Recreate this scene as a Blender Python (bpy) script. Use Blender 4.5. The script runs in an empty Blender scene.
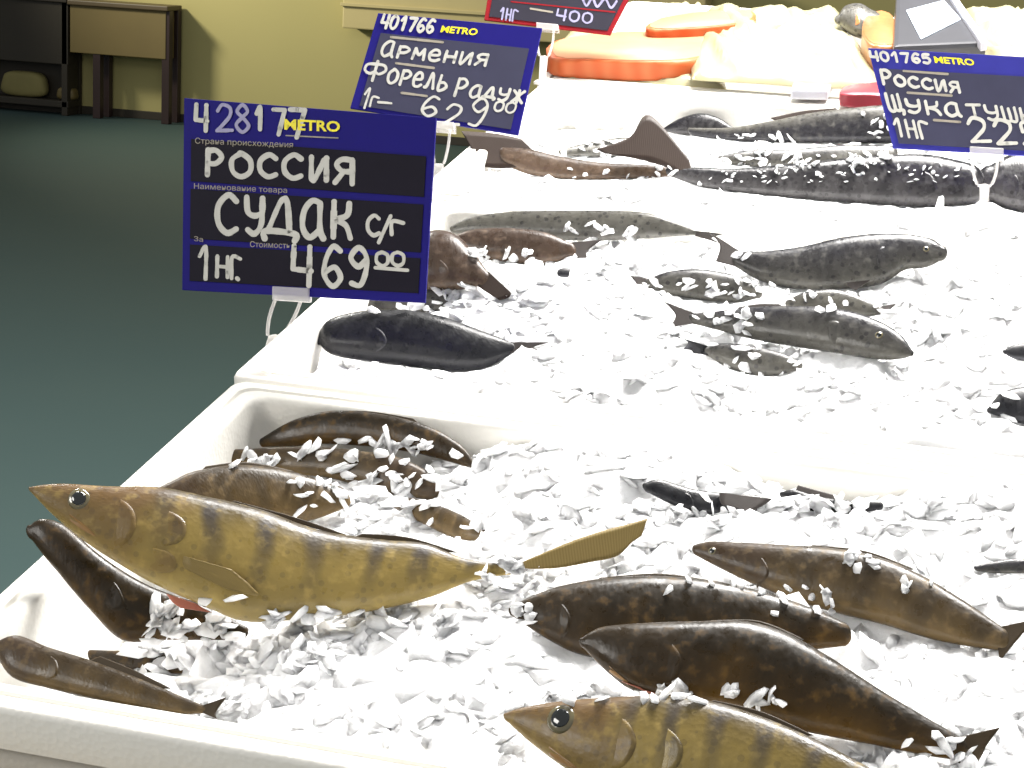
import bpy, bmesh, math, random
import numpy as np
from mathutils import Vector, Matrix, noise
from mathutils.bvhtree import BVHTree

random.seed(7); np.random.seed(7)
S = bpy.context.scene
COL = S.collection
PI = math.pi

# ------------------------------------------------------------------ view and frames
# display frame: x along a box, y away from the shopper, z out of the sloping counter; rims lie at z = 0
CX, CY = 512.0, 384.0
VP1 = np.array([-6700.0, -460.0]); VP2 = np.array([1170.0, -460.0])
F = math.sqrt(-np.dot(VP1 - (CX, CY), VP2 - (CX, CY)))
def _dir(v):
    a = np.array([v[0] - CX, v[1] - CY, F]); return a / np.linalg.norm(a)
AX = -_dir(VP1); AY = _dir(VP2); AZ = np.cross(AX, AY)
SC = 0.5 / 659.0
def _calib():
    def ray(p): return np.array([p[0] - CX, p[1] - CY, F])
    O = ray((237, 378))
    def pl(p):
        r = ray(p); t = np.dot(AZ, O) / np.dot(AZ, r); return np.dot(r * t - O, AY)
    s = 0.5 / ((pl((537, 82)) - pl((-123, 695))) / 3.0)
    return O * s
O_ = _calib()
CAM = Vector((-np.dot(O_, AX), -np.dot(O_, AY), -np.dot(O_, AZ)))
RIGHT = Vector((AX[0], AY[0], AZ[0])); DOWN = Vector((AX[1], AY[1], AZ[1])); FWD = Vector((AX[2], AY[2], AZ[2]))
TILT = Matrix.Translation((0, 0, 1.0)) @ Matrix.Rotation(math.radians(10), 4, 'X')
TINV = TILT.inverted()
def ray(px, py):
    return (RIGHT * (px - CX) + DOWN * (py - CY) + FWD * F).normalized()
def up(px, py, z):                      # point of a display-frame level
    r = ray(px, py); t = (z - CAM.z) / r.z; return CAM + r * t
def onplane(px, py, p, n):
    r = ray(px, py); t = (p - CAM).dot(n) / r.dot(n); return CAM + r * t
def zat(px, py, y):                     # level at which a view ray reaches a given depth in the display
    r = ray(px, py); return (CAM + r * ((y - CAM.y) / r.y)).z
CAMW = TILT @ CAM
def wray(px, py): return (TILT.to_3x3() @ ray(px, py)).normalized()
def wfloor(px, py, z=0.0):
    r = wray(px, py); t = (z - CAMW.z) / r.z; return CAMW + r * t
def wplane(px, py, p, n):
    r = wray(px, py); t = (p - CAMW).dot(n) / r.dot(n); return CAMW + r * t

cam = bpy.data.cameras.new('camera'); co = bpy.data.objects.new('camera', cam); COL.objects.link(co)
M = Matrix.Identity(4)
for i in range(3):
    M[i][0] = RIGHT[i]; M[i][1] = -DOWN[i]; M[i][2] = -FWD[i]; M[i][3] = CAM[i]
co.matrix_world = TILT @ M
cam.sensor_width = 36; cam.sensor_fit = 'HORIZONTAL'; cam.lens = F / 1024 * 36; cam.clip_start = .02; cam.clip_end = 60
S.camera = co

# ------------------------------------------------------------------ materials
def srgb(r, g, b):
    f = lambda c: (c / 12.92) if c <= .04045 else ((c + .055) / 1.055) ** 2.4
    return (f(r / 255), f(g / 255), f(b / 255), 1)
class NT:
    def __init__(s, name):
        s.m = bpy.data.materials.new(name); s.m.use_nodes = True
        s.t = s.m.node_tree; s.b = s.t.nodes['Principled BSDF']
    def n(s, typ, **kw):
        x = s.t.nodes.new(typ)
        for k, v in kw.items(): setattr(x, k, v)
        return x
    def l(s, a, b): s.t.links.new(a, b)
    def val(s, x, sock):
        if hasattr(x, 'is_linked') or hasattr(x, 'links'): s.l(x, sock)
        else: sock.default_value = x
    def math(s, op, a, b=0.0, c=None, clamp=False):
        x = s.n('ShaderNodeMath', operation=op); x.use_clamp = clamp
        s.val(a, x.inputs[0]); s.val(b, x.inputs[1])
        if c is not None: s.val(c, x.inputs[2])
        return x.outputs[0]
    def mix(s, f, a, b, blend='MIX'):
        x = s.n('ShaderNodeMix', data_type='RGBA', blend_type=blend)
        s.val(f, x.inputs[0]); s.val(a, x.inputs[6]); s.val(b, x.inputs[7]); return x.outputs[2]
    def ramp(s, f, stops):
        x = s.n('ShaderNodeValToRGB'); e = x.color_ramp.elements
        while len(e) < len(stops): e.new(.5)
        for i, (p, c) in enumerate(stops): e[i].position = p; e[i].color = c
        s.l(f, x.inputs[0]); return x.outputs[0]
    def noise(s, vec, scale, detail=3, rough=.5):
        x = s.n('ShaderNodeTexNoise'); x.inputs['Scale'].default_value = scale
        x.inputs['Detail'].default_value = detail; x.inputs['Roughness'].default_value = rough
        if vec is not None: s.l(vec, x.inputs['Vector'])
        return x.outputs['Fac']
    def obj(s): return s.n('ShaderNodeTexCoord').outputs['Object']
    def bump(s, h, strength=.3, dist=.002):
        x = s.n('ShaderNodeBump'); x.inputs['Strength'].default_value = strength; x.inputs['Distance'].default_value = dist
        s.l(h, x.inputs['Height']); s.l(x.outputs[0], s.b.inputs['Normal'])
    def set(s, **kw):
        for k, v in kw.items(): s.b.inputs[k.replace('_', ' ')].default_value = v
def simple(name, c, rough=.5, nscale=30, namt=.12, bump=0.0, **kw):
    t = NT(name); o = t.obj(); f = t.noise(o, nscale)
    lo = tuple(x * (1 - namt) for x in c[:3]) + (1,); hi = tuple(min(1, x * (1 + namt)) for x in c[:3]) + (1,)
    t.l(t.mix(f, lo, hi), t.b.inputs['Base Color']); t.set(Roughness=rough, **kw)
    if bump: t.bump(f, bump, .004)
    return t.m

def fishmat(name, back, flank, belly, bar, barfreq, baramt, spots=0.0, rough=.3, barlo=.0, head=None, blotch=.45):
    t = NT(name)
    uv = t.n('ShaderNodeTexCoord').outputs['UV']
    sp = t.n('ShaderNodeSeparateXYZ'); t.l(uv, sp.inputs[0]); u, v = sp.outputs[0], sp.outputs[1]
    o = t.obj()
    n1 = t.noise(o, 38, 4); n2 = t.noise(o, 120, 3); n3 = t.noise(o, 11, 2)
    vv = t.math('ADD', v, t.math('MULTIPLY', t.math('SUBTRACT', n1, .5), .25))
    base = t.ramp(vv, [(0.0, back), (.2, back), (.48, flank), (.72, flank), (.95, belly)])
    uu = t.math('ADD', t.math('MULTIPLY', u, barfreq), t.math('MULTIPLY', t.math('SUBTRACT', n3, .5), 1.0))
    w = t.math('SINE', t.math('MULTIPLY', uu, 2 * PI))
    w = t.math('MULTIPLY_ADD', w, 1.0, t.math('MULTIPLY_ADD', n1, 1.6, -.82), clamp=True)
    fade = t.math('SUBTRACT', 1.0, t.math('MULTIPLY', t.math('ABSOLUTE', t.math('SUBTRACT', v, .3)), 2.6), clamp=True)
    fade = t.math('ADD', fade, barlo)
    hd = t.math('MULTIPLY', t.math('SUBTRACT', u, .2), 8.0, clamp=True)
    amt = t.math('MULTIPLY', t.math('MULTIPLY', w, fade), t.math('MULTIPLY', hd, baramt), clamp=True)
    c = t.mix(amt, base, bar)
    blot = t.math('MULTIPLY', t.math('SUBTRACT', n3, .45), 2.2, clamp=True)
    c = t.mix(t.math('MULTIPLY', blot, blotch), c, bar)
    if head is not None:
        hm = t.math('MULTIPLY', t.math('SUBTRACT', t.math('ADD', .33, t.math('MULTIPLY', t.math('SUBTRACT', n1, .5), .2)), u), 14.0, clamp=True)
        hm = t.math('MULTIPLY', hm, t.math('SUBTRACT', 1.35, v, clamp=True))
        c = t.mix(t.math('MULTIPLY', hm, .85), c, head)
    if spots:
        vo = t.n('ShaderNodeTexVoronoi'); vo.inputs['Scale'].default_value = 140; t.l(o, vo.inputs['Vector'])
        sm = t.math('LESS_THAN', vo.outputs['Distance'], .28)
        c = t.mix(t.math('MULTIPLY', sm, spots), c, bar)
    c = t.mix(t.math('MULTIPLY', t.math('SUBTRACT', n2, .55), 1.6, clamp=True), c, tuple(min(1, x * 2.0) for x in flank[:3]) + (1,))
    t.l(c, t.b.inputs['Base Color'])
    mp = t.n('ShaderNodeMapping'); t.l(uv, mp.inputs[0]); mp.inputs['Scale'].default_value = (95, 30, 1)
    vs = t.n('ShaderNodeTexVoronoi'); vs.inputs['Scale'].default_value = 1; t.l(mp.outputs[0], vs.inputs['Vector'])
    h = t.math('ADD', t.math('MULTIPLY', vs.outputs['Distance'], .6), n2)
    t.bump(h, .22, .001)
    t.l(t.ramp(n2, [(.3, (rough * .6,) * 3 + (1,)), (.75, (min(1, rough * 1.7),) * 3 + (1,))]), t.b.inputs['Roughness'])
    t.set(Coat_Weight=.10, Coat_Roughness=.12, Specular_IOR_Level=.22)
    return t.m

MAT = {}
MAT['zander'] = fishmat('zander_skin', srgb(62, 53, 36), srgb(140, 120, 66), srgb(160, 140, 84), srgb(66, 60, 54), 11.0, .95, .25, .36, .12, head=srgb(98, 76, 50), blotch=.5)
MAT['zbrown'] = fishmat('brown_zander_skin', srgb(52, 42, 28), srgb(98, 80, 50), srgb(136, 116, 78), srgb(44, 37, 28), 6.0, .5, 0, .36, .1, head=srgb(58, 46, 34), blotch=.35)
MAT['zdark'] = fishmat('dark_zander_skin', srgb(34, 26, 13), srgb(88, 64, 24), srgb(108, 84, 40), srgb(24, 18, 9), 4.0, .45, 0, .36, .1, head=srgb(44, 35, 23), blotch=.4)
MAT['trout'] = fishmat('trout_skin', srgb(38, 37, 40), srgb(80, 78, 72), srgb(126, 124, 118), srgb(32, 31, 34), 4.0, .4, .6, .28)
MAT['slate'] = fishmat('slate_fish_skin', srgb(18, 18, 20), srgb(36, 36, 39), srgb(62, 62, 66), srgb(15, 15, 18), 3.0, .3, 0, .32)
MAT['pbrown'] = fishmat('brown_pike_skin', srgb(58, 46, 38), srgb(92, 76, 62), srgb(130, 114, 96), srgb(44, 36, 30), 5.0, .4, .3, .3)
MAT['pike'] = fishmat('pike_skin', srgb(28, 27, 30), srgb(72, 70, 70), srgb(118, 114, 108), srgb(20, 19, 22), 9.0, .6, .5, .24)
def finmat(name, a, b):
    t = NT(name); uv = t.n('ShaderNodeTexCoord').outputs['UV']
    mp = t.n('ShaderNodeMapping'); t.l(uv, mp.inputs[0]); mp.inputs['Scale'].default_value = (14, .3, 1)
    w = t.n('ShaderNodeTexWave'); w.inputs['Scale'].default_value = 1.0; w.inputs['Distortion'].default_value = .6; t.l(mp.outputs[0], w.inputs['Vector'])
    t.l(t.mix(t.math('MULTIPLY_ADD', w.outputs['Fac'], .25, .4), a, b), t.b.inputs['Base Color']); t.bump(w.outputs['Fac'], .15, .0005)
    t.set(Roughness=.5, Specular_IOR_Level=.25); return t.m
MAT['zfin'] = finmat('zander_fin', srgb(104, 88, 50), srgb(142, 122, 72))
MAT['zfindark'] = finmat('zander_fin_dark', srgb(36, 30, 20), srgb(66, 52, 32))
MAT['tfin'] = finmat('trout_fin', srgb(44, 40, 40), srgb(76, 70, 66))
MAT['pfin'] = finmat('pike_fin', srgb(34, 25, 20), srgb(54, 41, 33))
MAT['cheek'] = simple('zander_cheek', srgb(100, 72, 42), .3, 60, .35, .2, Coat_Weight=.4)
MAT['gill'] = simple('zander_gill_cover', srgb(86, 64, 38), .3, 50, .5, .2, Coat_Weight=.4)
MAT['jaw'] = simple('zander_jaw', srgb(134, 100, 54), .35, 60, .2, .1, Coat_Weight=.3)
MAT['darkgill'] = simple('dark_gill_cover', srgb(44, 36, 26), .3, 50, .4, .2, Coat_Weight=.4)
MAT['greygill'] = simple('grey_gill_cover', srgb(82, 78, 73), .3, 50, .4, .2, Coat_Weight=.4)
MAT['iris'] = simple('fish_iris', srgb(96, 88, 62), .15, 200, .3, Coat_Weight=1.0)
MAT['pupil'] = simple('fish_pupil', srgb(16, 20, 18), .08, 50, .1, Coat_Weight=1.0)
MAT['flesh'] = simple('pink_fin_root', srgb(176, 106, 84), .35, 60, .3, .1)
# ice, foam, board
t = NT('crushed_ice'); o = t.obj(); f = t.noise(o, 90, 4); t.l(t.mix(f, (.88, .885, .90, 1), (.95, .95, .95, 1)), t.b.inputs['Base Color'])
t.bump(t.noise(o, 260, 3), .5, .002); t.set(Roughness=.3, IOR=1.31, Subsurface_Weight=.7, Subsurface_Scale=.03); t.b.inputs['Subsurface Radius'].default_value = (1, 1, 1); MAT['ice'] = t.m
t = NT('white_foam'); o = t.obj(); vo = t.n('ShaderNodeTexVoronoi'); vo.inputs['Scale'].default_value = 260; t.l(o, vo.inputs['Vector'])
f = t.noise(o, 8, 3); t.l(t.mix(f, (.64, .62, .57, 1), (.72, .70, .65, 1)), t.b.inputs['Base Color']); t.bump(vo.outputs['Distance'], .25, .001); t.set(Roughness=.6); MAT['foam'] = t.m
MAT['blue'] = simple('blue_board', srgb(24, 18, 106), .6, 40, .08, 0, Specular_IOR_Level=.12)
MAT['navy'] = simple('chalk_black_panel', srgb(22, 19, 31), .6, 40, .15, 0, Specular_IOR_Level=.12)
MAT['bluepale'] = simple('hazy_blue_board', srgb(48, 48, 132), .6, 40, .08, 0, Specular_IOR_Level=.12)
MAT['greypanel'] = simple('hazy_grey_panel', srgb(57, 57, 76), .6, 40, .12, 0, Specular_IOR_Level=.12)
MAT['red'] = simple('red_board', srgb(130, 22, 30), .6, 40, .1, 0, Specular_IOR_Level=.12)
MAT['redpanel'] = simple('slate_grey_panel', srgb(46, 44, 54), .6, 40, .15, 0, Specular_IOR_Level=.12)
MAT['marker'] = simple('white_marker', srgb(190, 188, 180), .6, 90, .14)
MAT['faint'] = simple('faint_white_marker', srgb(150, 146, 178), .6, 90, .2)
MAT['caption'] = simple('printed_caption', srgb(146, 138, 124), .6, 90, .1)
MAT['yellow'] = simple('yellow_print', srgb(232, 216, 20), .5, 60, .08)
t = NT('clear_acrylic'); t.set(Roughness=.12, IOR=1.3, Alpha=.42); t.b.inputs['Base Color'].default_value = (.86, .83, .80, 1); MAT['clear'] = t.m
MAT['tan'] = simple('tan_counter_rail', srgb(206, 184, 132), .45, 12, .1)
MAT['steel'] = simple('brushed_steel', srgb(140, 140, 136), .4, 20, .1, Metallic=.8)
MAT['maroon'] = simple('maroon_rail', srgb(70, 18, 18), .4, 20, .1)
t = NT('teal_floor'); o = t.obj(); f = t.noise(o, 1.2, 4); t.l(t.mix(f, srgb(47, 66, 66), srgb(55, 71, 68)), t.b.inputs['Base Color']); t.set(Roughness=.7, Specular_IOR_Level=.25); MAT['floor'] = t.m
t = NT('olive_wall'); o = t.obj(); f = t.noise(o, .8, 3); t.l(t.mix(f, srgb(152, 144, 92), srgb(166, 156, 102)), t.b.inputs['Base Color']); t.set(Roughness=.8); MAT['wall'] = t.m
MAT['benchtop'] = simple('dark_wood', srgb(74, 62, 40), .5, 6, .2)
MAT['benchpanel'] = simple('olive_brown_panel', srgb(96, 82, 42), .6, 4, .12)
MAT['benchdark'] = simple('dark_panel', srgb(40, 34, 22), .6, 4, .2)
MAT['leg'] = simple('dark_metal_leg', srgb(42, 28, 26), .4, 6, .2)
MAT['sack'] = simple('pale_sack', srgb(120, 112, 66), .8, 8, .2, .3)
MAT['duct'] = simple('beige_duct', srgb(176, 162, 112), .6, 6, .06)
t = NT('salmon_flesh'); o = t.obj(); mp = t.n('ShaderNodeMapping'); t.l(o, mp.inputs[0]); mp.inputs['Rotation'].default_value = (0, 0, .5)
w = t.n('ShaderNodeTexWave'); w.inputs['Scale'].default_value = 16; w.inputs['Distortion'].default_value = 3; t.l(mp.outputs[0], w.inputs['Vector'])
t.l(t.mix(t.math('MULTIPLY', w.outputs['Fac'], .5), srgb(186, 88, 46), srgb(196, 116, 74)), t.b.inputs['Base Color']); t.set(Roughness=.45, Specular_IOR_Level=.25); MAT['salmon'] = t.m
MAT['salmontop'] = simple('pale_salmon_face', srgb(182, 130, 94), .5, 40, .12, 0, Specular_IOR_Level=.25)
MAT['brownfish'] = simple('brown_orange_flesh', srgb(168, 112, 66), .35, 40, .3, .2, Coat_Weight=.3)
t = NT('plastic_film'); o = t.obj(); f = t.noise(o, 14, 3); t.l(t.mix(f, srgb(156, 150, 112), srgb(176, 171, 142)), t.b.inputs['Base Color']); t.set(Roughness=.22, Alpha=.9); MAT['film'] = t.m
t = NT('thin_film'); t.b.inputs['Base Color'].default_value = (.88, .86, .78, 1); t.set(Roughness=.2, Alpha=.10); MAT['thin'] = t.m
MAT['tray'] = simple('dark_tray', srgb(58, 58, 62), .35, 20, .15)
MAT['label'] = simple('grey_blue_label', srgb(178, 190, 204), .5, 20, .06)
MAT['silver'] = simple('silver_label', srgb(186, 186, 194), .4, 30, .2)
MAT['redpack'] = simple('red_wrapper', srgb(150, 48, 58), .35, 30, .15)

# ------------------------------------------------------------------ object helpers
class Thing:
    """A top-level Empty at the thing's base; parts are children (mesh coordinates are given in the display frame)."""
    def __init__(s, name, label, cat, origin, group=None, frame=None):
        s.o = bpy.data.objects.new(name, None); COL.objects.link(s.o); s.o.empty_display_size = .02
        s.org = Vector(origin); s.o.matrix_world = (TILT if frame is None else frame) @ Matrix.Translation(s.org)
        s.o['label'] = label; s.o['category'] = cat
        if group: s.o['group'] = group
    def part(s, name, vf, mat, parent=None, label=None, smooth=True, uv=None, stuff=False):
        o = mesh_obj(name, vf, mat, s.org, smooth, uv)
        o.parent = parent or s.o
        if label: o['label'] = label
        if stuff: o['kind'] = 'stuff'
        return o
def mesh_obj(name, vf, mat, org=Vector((0, 0, 0)), smooth=True, uv=None):
    vs, fs = vf
    me = bpy.data.meshes.new(name)
    me.from_pydata([tuple(Vector(v) - org) for v in vs], [], [tuple(f) for f in fs])
    if uv is not None:
        l = me.uv_layers.new(name='UVMap')
        idx = np.empty(len(me.loops), dtype=np.int32); me.loops.foreach_get('vertex_index', idx)
        l.data.foreach_set('uv', np.asarray(uv, dtype=np.float32)[idx].ravel())
    me.materials.append(mat if not isinstance(mat, str) else MAT[mat])
    if smooth: me.polygons.foreach_set('use_smooth', [True] * len(me.polygons))
    bm = bmesh.new(); bm.from_mesh(me); bmesh.ops.recalc_face_normals(bm, faces=bm.faces); bm.to_mesh(me); bm.free()
    me.update()
    o = bpy.data.objects.new(name, me); COL.objects.link(o); return o
def single(name, vf, mat, label, cat, group=None, smooth=False, kind=None, frame=None, origin=None):
    org = Vector(origin) if origin is not None else Vector((sum(v[0] for v in vf[0]) / len(vf[0]), sum(v[1] for v in vf[0]) / len(vf[0]), min(v[2] for v in vf[0])))
    o = mesh_obj(name, vf, mat, org, smooth); o.matrix_world = (TILT if frame is None else frame) @ Matrix.Translation(org)
    if label: o['label'] = label; o['category'] = cat
    if group: o['group'] = group
    if kind: o['kind'] = kind
    return o
I4 = Matrix.Identity(4)
def from_bm(bm):
    bm.verts.ensure_lookup_table()
    r = [v.co.copy() for v in bm.verts], [[v.index for v in f.verts] for f in bm.faces]; bm.free(); return r
def join(*vfs):
    V, Fs = [], []
    for v, f in vfs:
        b = len(V); V += list(v); Fs += [[b + i for i in q] for q in f]
    return V, Fs
def box(x0, y0, z0, x1, y1, z1, bev=0.0, seg=2):
    bm = bmesh.new(); bmesh.ops.create_cube(bm, size=1)
    for v in bm.verts: v.co = Vector(((x0 + x1) / 2 + v.co.x * (x1 - x0), (y0 + y1) / 2 + v.co.y * (y1 - y0), (z0 + z1) / 2 + v.co.z * (z1 - z0)))
    if bev: bmesh.ops.bevel(bm, geom=list(bm.edges), offset=bev, segments=seg, profile=.6, affect='EDGES')
    return from_bm(bm)
def slab(pts, n, th, bev=0.0):
    """prism: closed outline pts (3D, on a plane), extruded by -n*th, edges bevelled"""
    bm = bmesh.new(); a = [bm.verts.new(p) for p in pts]; b = [bm.verts.new(Vector(p) - n * th) for p in pts]
    k = len(pts); bm.faces.new(a); bm.faces.new(b[::-1])
    for i in range(k): bm.faces.new((a[i], b[i], b[(i + 1) % k], a[(i + 1) % k]))
    if bev: bmesh.ops.bevel(bm, geom=[e for e in bm.edges], offset=bev, segments=2, profile=.6, affect='EDGES', clamp_overlap=True)
    return from_bm(bm)
def catmull(P, n, closed=False):
    P = [Vector(p) for p in P]; k = len(P)
    if k == 2: return [P[0].lerp(P[1], i / (n - 1)) for i in range(n)]
    L = [0.0]
    m = k if closed else k - 1
    for i in range(m): L.append(L[-1] + (P[(i + 1) % k] - P[i]).length)
    out = []
    for j in range(n):
        d = L[-1] * (j / n if closed else j / (n - 1)); i = 0
        while i < m - 1 and L[i + 1] < d: i += 1
        t = (d - L[i]) / max(1e-9, L[i + 1] - L[i])
        if closed: a, b, c, e = P[(i - 1) % k], P[i], P[(i + 1) % k], P[(i + 2) % k]
        else: a, b, c, e = P[max(0, i - 1)], P[i], P[i + 1], P[min(k - 1, i + 2)]
        q = .5 * ((2 * b) + (c - a) * t + (2 * a - 5 * b + 4 * c - e) * t * t + (3 * b - a - 3 * c + e) * t ** 3)
        out.append(q)
    return out
def tube(path, r, seg=8):
    V, Fs = [], []; n = len(path); rr = r if isinstance(r, (list, tuple)) else [r] * n
    for i, p in enumerate(path):
        d = (path[min(i + 1, n - 1)] - path[max(i - 1, 0)]).normalized()
        a = d.orthogonal().normalized(); b = d.cross(a)
        for k in range(seg):
            q = 2 * PI * k / seg; V.append(p + (a * math.cos(q) + b * math.sin(q)) * rr[i])
    for i in range(n - 1):
        for k in range(seg): Fs.append((i * seg + k, i * seg + (k + 1) % seg, (i + 1) * seg + (k + 1) % seg, (i + 1) * seg + k))
    Fs.append(list(range(seg))[::-1]); Fs.append([(n - 1) * seg + k for k in range(seg)])
    return V, Fs

# ------------------------------------------------------------------ fish
FBODY = []
BODIES = []       # BVH pieces of everything the loose ice can rest on
class Fish:
    def __init__(s, name, label, cat, dors, vent, zh, zt, mat, group, elev=50, k=.55, vr=(0, 1), yaw=0, n=44, push=0.0):
        A2 = Vector(((dors[0][0] + vent[0][0]) / 2, (dors[0][1] + vent[0][1]) / 2)); B2 = Vector(((dors[-1][0] + vent[-1][0]) / 2, (dors[-1][1] + vent[-1][1]) / 2))
        A = up(A2.x, A2.y, zh); B = up(B2.x, B2.y, zt)
        ax = (B - A).normalized(); e = math.radians(elev); yw = math.radians(yaw)
        n0 = Vector((math.sin(yw) * math.cos(e), -math.cos(yw) * math.cos(e), math.sin(e)))
        s.n = (n0 - ax * n0.dot(ax)).normalized(); s.A = A + s.n * push; s.ax = ax; s.mat = mat
        pd = catmull([(x, y, 0) for x, y in dors], n); pv = catmull([(x, y, 0) for x, y in vent], n)
        D = [s.pl(p.x, p.y) for p in pd]; V = [s.pl(p.x, p.y) for p in pv]
        rings = []
        for d, v in zip(D, V):
            rings.append((( d + v) / 2, (d - v) / 2))
        # rounded ends
        def cap(c, h, direction):
            out = []
            for q in (.35, .65, .85, .97):
                out.append((c + direction * h.length * .75 * q, h * math.sqrt(1 - q * q)))
            return out
        d0 = (rings[0][0] - rings[3][0]).normalized(); d1 = (rings[-1][0] - rings[-4][0]).normalized()
        rings = cap(rings[0][0], rings[0][1], d0)[::-1] + rings + cap(rings[-1][0], rings[-1][1], d1)
        s.rings = rings; seg = 28; m = len(rings); vs, fs, uv = [], [], []
        hm = max(h.length for c, h in rings)
        for i, (c, h) in enumerate(rings):
            u = i / (m - 1); hh = h.length; th = k * (hh * .75 + .25 * min(hh * 1.4, hm))
            for j in range(seg):
                a = 2 * PI * j / seg; ca, sa = math.cos(a), math.sin(a)
                ex = .88
                ca_ = math.copysign(abs(ca) ** ex, ca); sa_ = math.copysign(abs(sa) ** ex, sa)
                vs.append(c + h * ca_ + s.n * th * sa_)
                vv = (a if a <= PI else 2 * PI - a) / PI
                uv.append((u, vr[0] + (vr[1] - vr[0]) * vv))
        for i in range(m - 1):
            for j in range(seg): fs.append((i * seg + j, i * seg + (j + 1) % seg, (i + 1) * seg + (j + 1) % seg, (i + 1) * seg + j))
        fs.append(list(range(seg))); fs.append([(m - 1) * seg + j for j in range(seg)][::-1])
        cen = sum((c for c, h in rings), Vector()) / m; zmin = min(v.z for v in vs)
        s.t = Thing(name, label, cat, (cen.x, cen.y, zmin), group)
        s.body = s.t.part('body', (vs, fs), mat, uv=uv)
        s.bvh = BVHTree.FromPolygons(vs, fs); BODIES.append((vs, fs)); FBODY.append((vs, fs))
        s.fuv = {i: uv[f[0]] for i, f in enumerate(fs)}
        s.rear = Vector((vent[-1][0] + dors[-1][0] - dors[0][0] - vent[0][0], vent[-1][1] + dors[-1][1] - dors[0][1] - vent[0][1], 0)).normalized()
        s.zr = (min(v.z for v in vs), max(v.z for v in vs))
    def pl(s, x, y): return onplane(x, y, s.A, s.n)
    def hit(s, x, y):
        loc, nor, i, d = s.bvh.ray_cast(CAM, ray(x, y))
        if loc is None: loc, nor, i, d = s.bvh.find_nearest(s.pl(x, y))
        if nor.dot(s.n) < 0: nor = -nor
        return loc, nor
    def uvat(s, x, y):
        loc, nor, i, d = s.bvh.ray_cast(CAM, ray(x, y))
        if loc is None: loc, nor, i, d = s.bvh.find_nearest(s.pl(x, y))
        a, b = s.fuv.get(i, (.2, .4)); return (a - .02, b)
    def eye(s, x, y, r, iris='iris'):
        p, nn = s.hit(x, y); R = r * (p - CAM).length / F
        nn = (nn + s.n).normalized(); a = nn.orthogonal().normalized(); b = nn.cross(a)
        def dome(R, hgt, base):
            V, Fs = [], []; K, J = 24, 6
            for i in range(J):
                q = i / (J - 1) * PI / 2
                for k in range(K): V.append(p + nn * (base + hgt * math.sin(q)) + (a * math.cos(2 * PI * k / K) + b * math.sin(2 * PI * k / K)) * (R * math.cos(q) + 1e-5))
            for i in range(J - 1):
                for k in range(K): Fs.append((i * K + k, i * K + (k + 1) % K, (i + 1) * K + (k + 1) % K, (i + 1) * K + k))
            Fs.append([(J - 1) * K + k for k in range(K)]); Fs.append(list(range(K)))
            return V, Fs
        e = s.t.part('eye', dome(R, R * .32, -R * .05), iris)
        s.t.part('pupil', dome(R * .66, R * .2, R * .17), 'pupil', parent=e)
    def plaque(s, name, pts, hgt, mat, label=None, rearlift=0.0, nseg=40, rings=8):
        """a low plate following the body: pts is its outline as seen"""
        P = catmull([(x, y, 0) for x, y in pts], nseg, closed=True); c = sum(P, Vector()) / nseg
        V, Fs, UV = [], [], []
        skin = mat is None
        p, nn = s.hit(c.x, c.y); V.append(p - nn * hgt * .25); UV.append(s.uvat(c.x, c.y) if skin else (.5, .5))
        for r in range(1, rings + 1):
            q = r / rings
            for i, pt in enumerate(P):
                x = c + (pt - c) * q; p, nn = s.hit(x.x, x.y)
                h = hgt * (-.25 + .95 * q * (pt - c).normalized().dot(s.rear)) - (.0014 + hgt * .6 if r == rings else 0)
                V.append(p + nn * h); UV.append(s.uvat(x.x, x.y) if skin else (i / nseg, q))
        for i in range(nseg): Fs.append((0, 1 + i, 1 + (i + 1) % nseg))
        for r in range(rings - 1):
            for i in range(nseg): Fs.append((1 + r * nseg + i, 1 + (r + 1) * nseg + i, 1 + (r + 1) * nseg + (i + 1) % nseg, 1 + r * nseg + (i + 1) % nseg))
        return s.t.part(name, (V, Fs), s.mat if skin else mat, label=label, uv=UV)
    def fin(s, name, base, tip, mat, off=0.0, curl=0.0, on_body=False, nu=26, nv=8, th=.0012, label=None):
        """thin rayed membrane between a base edge and a ragged tip edge"""
        B = catmull([(x, y, 0) for x, y in base], nu); T = catmull([(x, y, 0) for x, y in tip], nu)
        top, UV = [], []
        for j in range(nv):
            q = j / (nv - 1)
            for i in range(nu):
                p2 = B[i].lerp(T[i], q)
                w = (.00012 if i % 2 else -.00012) * (1 - .4 * q)
                if on_body:
                    p, nn = s.hit(p2.x, p2.y); p = p + nn * (off + w + curl * q)
                else: p = s.pl(p2.x, p2.y) + s.n * (off + w + curl * q * q)
                top.append(p); UV.append((i / (nu - 1), q))
        bot = [p - s.n * th for p in top]; N = len(top); Fs = []
        for j in range(nv - 1):
            for i in range(nu - 1):
                a, b, c, d = j * nu + i, j * nu + i + 1, (j + 1) * nu + i + 1, (j + 1) * nu + i
                Fs.append((a, b, c, d)); Fs.append((N + d, N + c, N + b, N + a))
        rim = [i for i in range(nu)] + [j * nu + nu - 1 for j in range(1, nv)] + [(nv - 1) * nu + i for i in range(nu - 2, -1, -1)] + [j * nu for j in range(nv - 2, 0, -1)]
        for i in range(len(rim)):
            a, b = rim[i], rim[(i + 1) % len(rim)]; Fs.append((a, N + a, N + b, b))
        return s.t.part(name, (top + bot, Fs), mat, uv=UV + UV, label=label)

ZG = 'zander lying on crushed ice in the nearest box'
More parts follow.
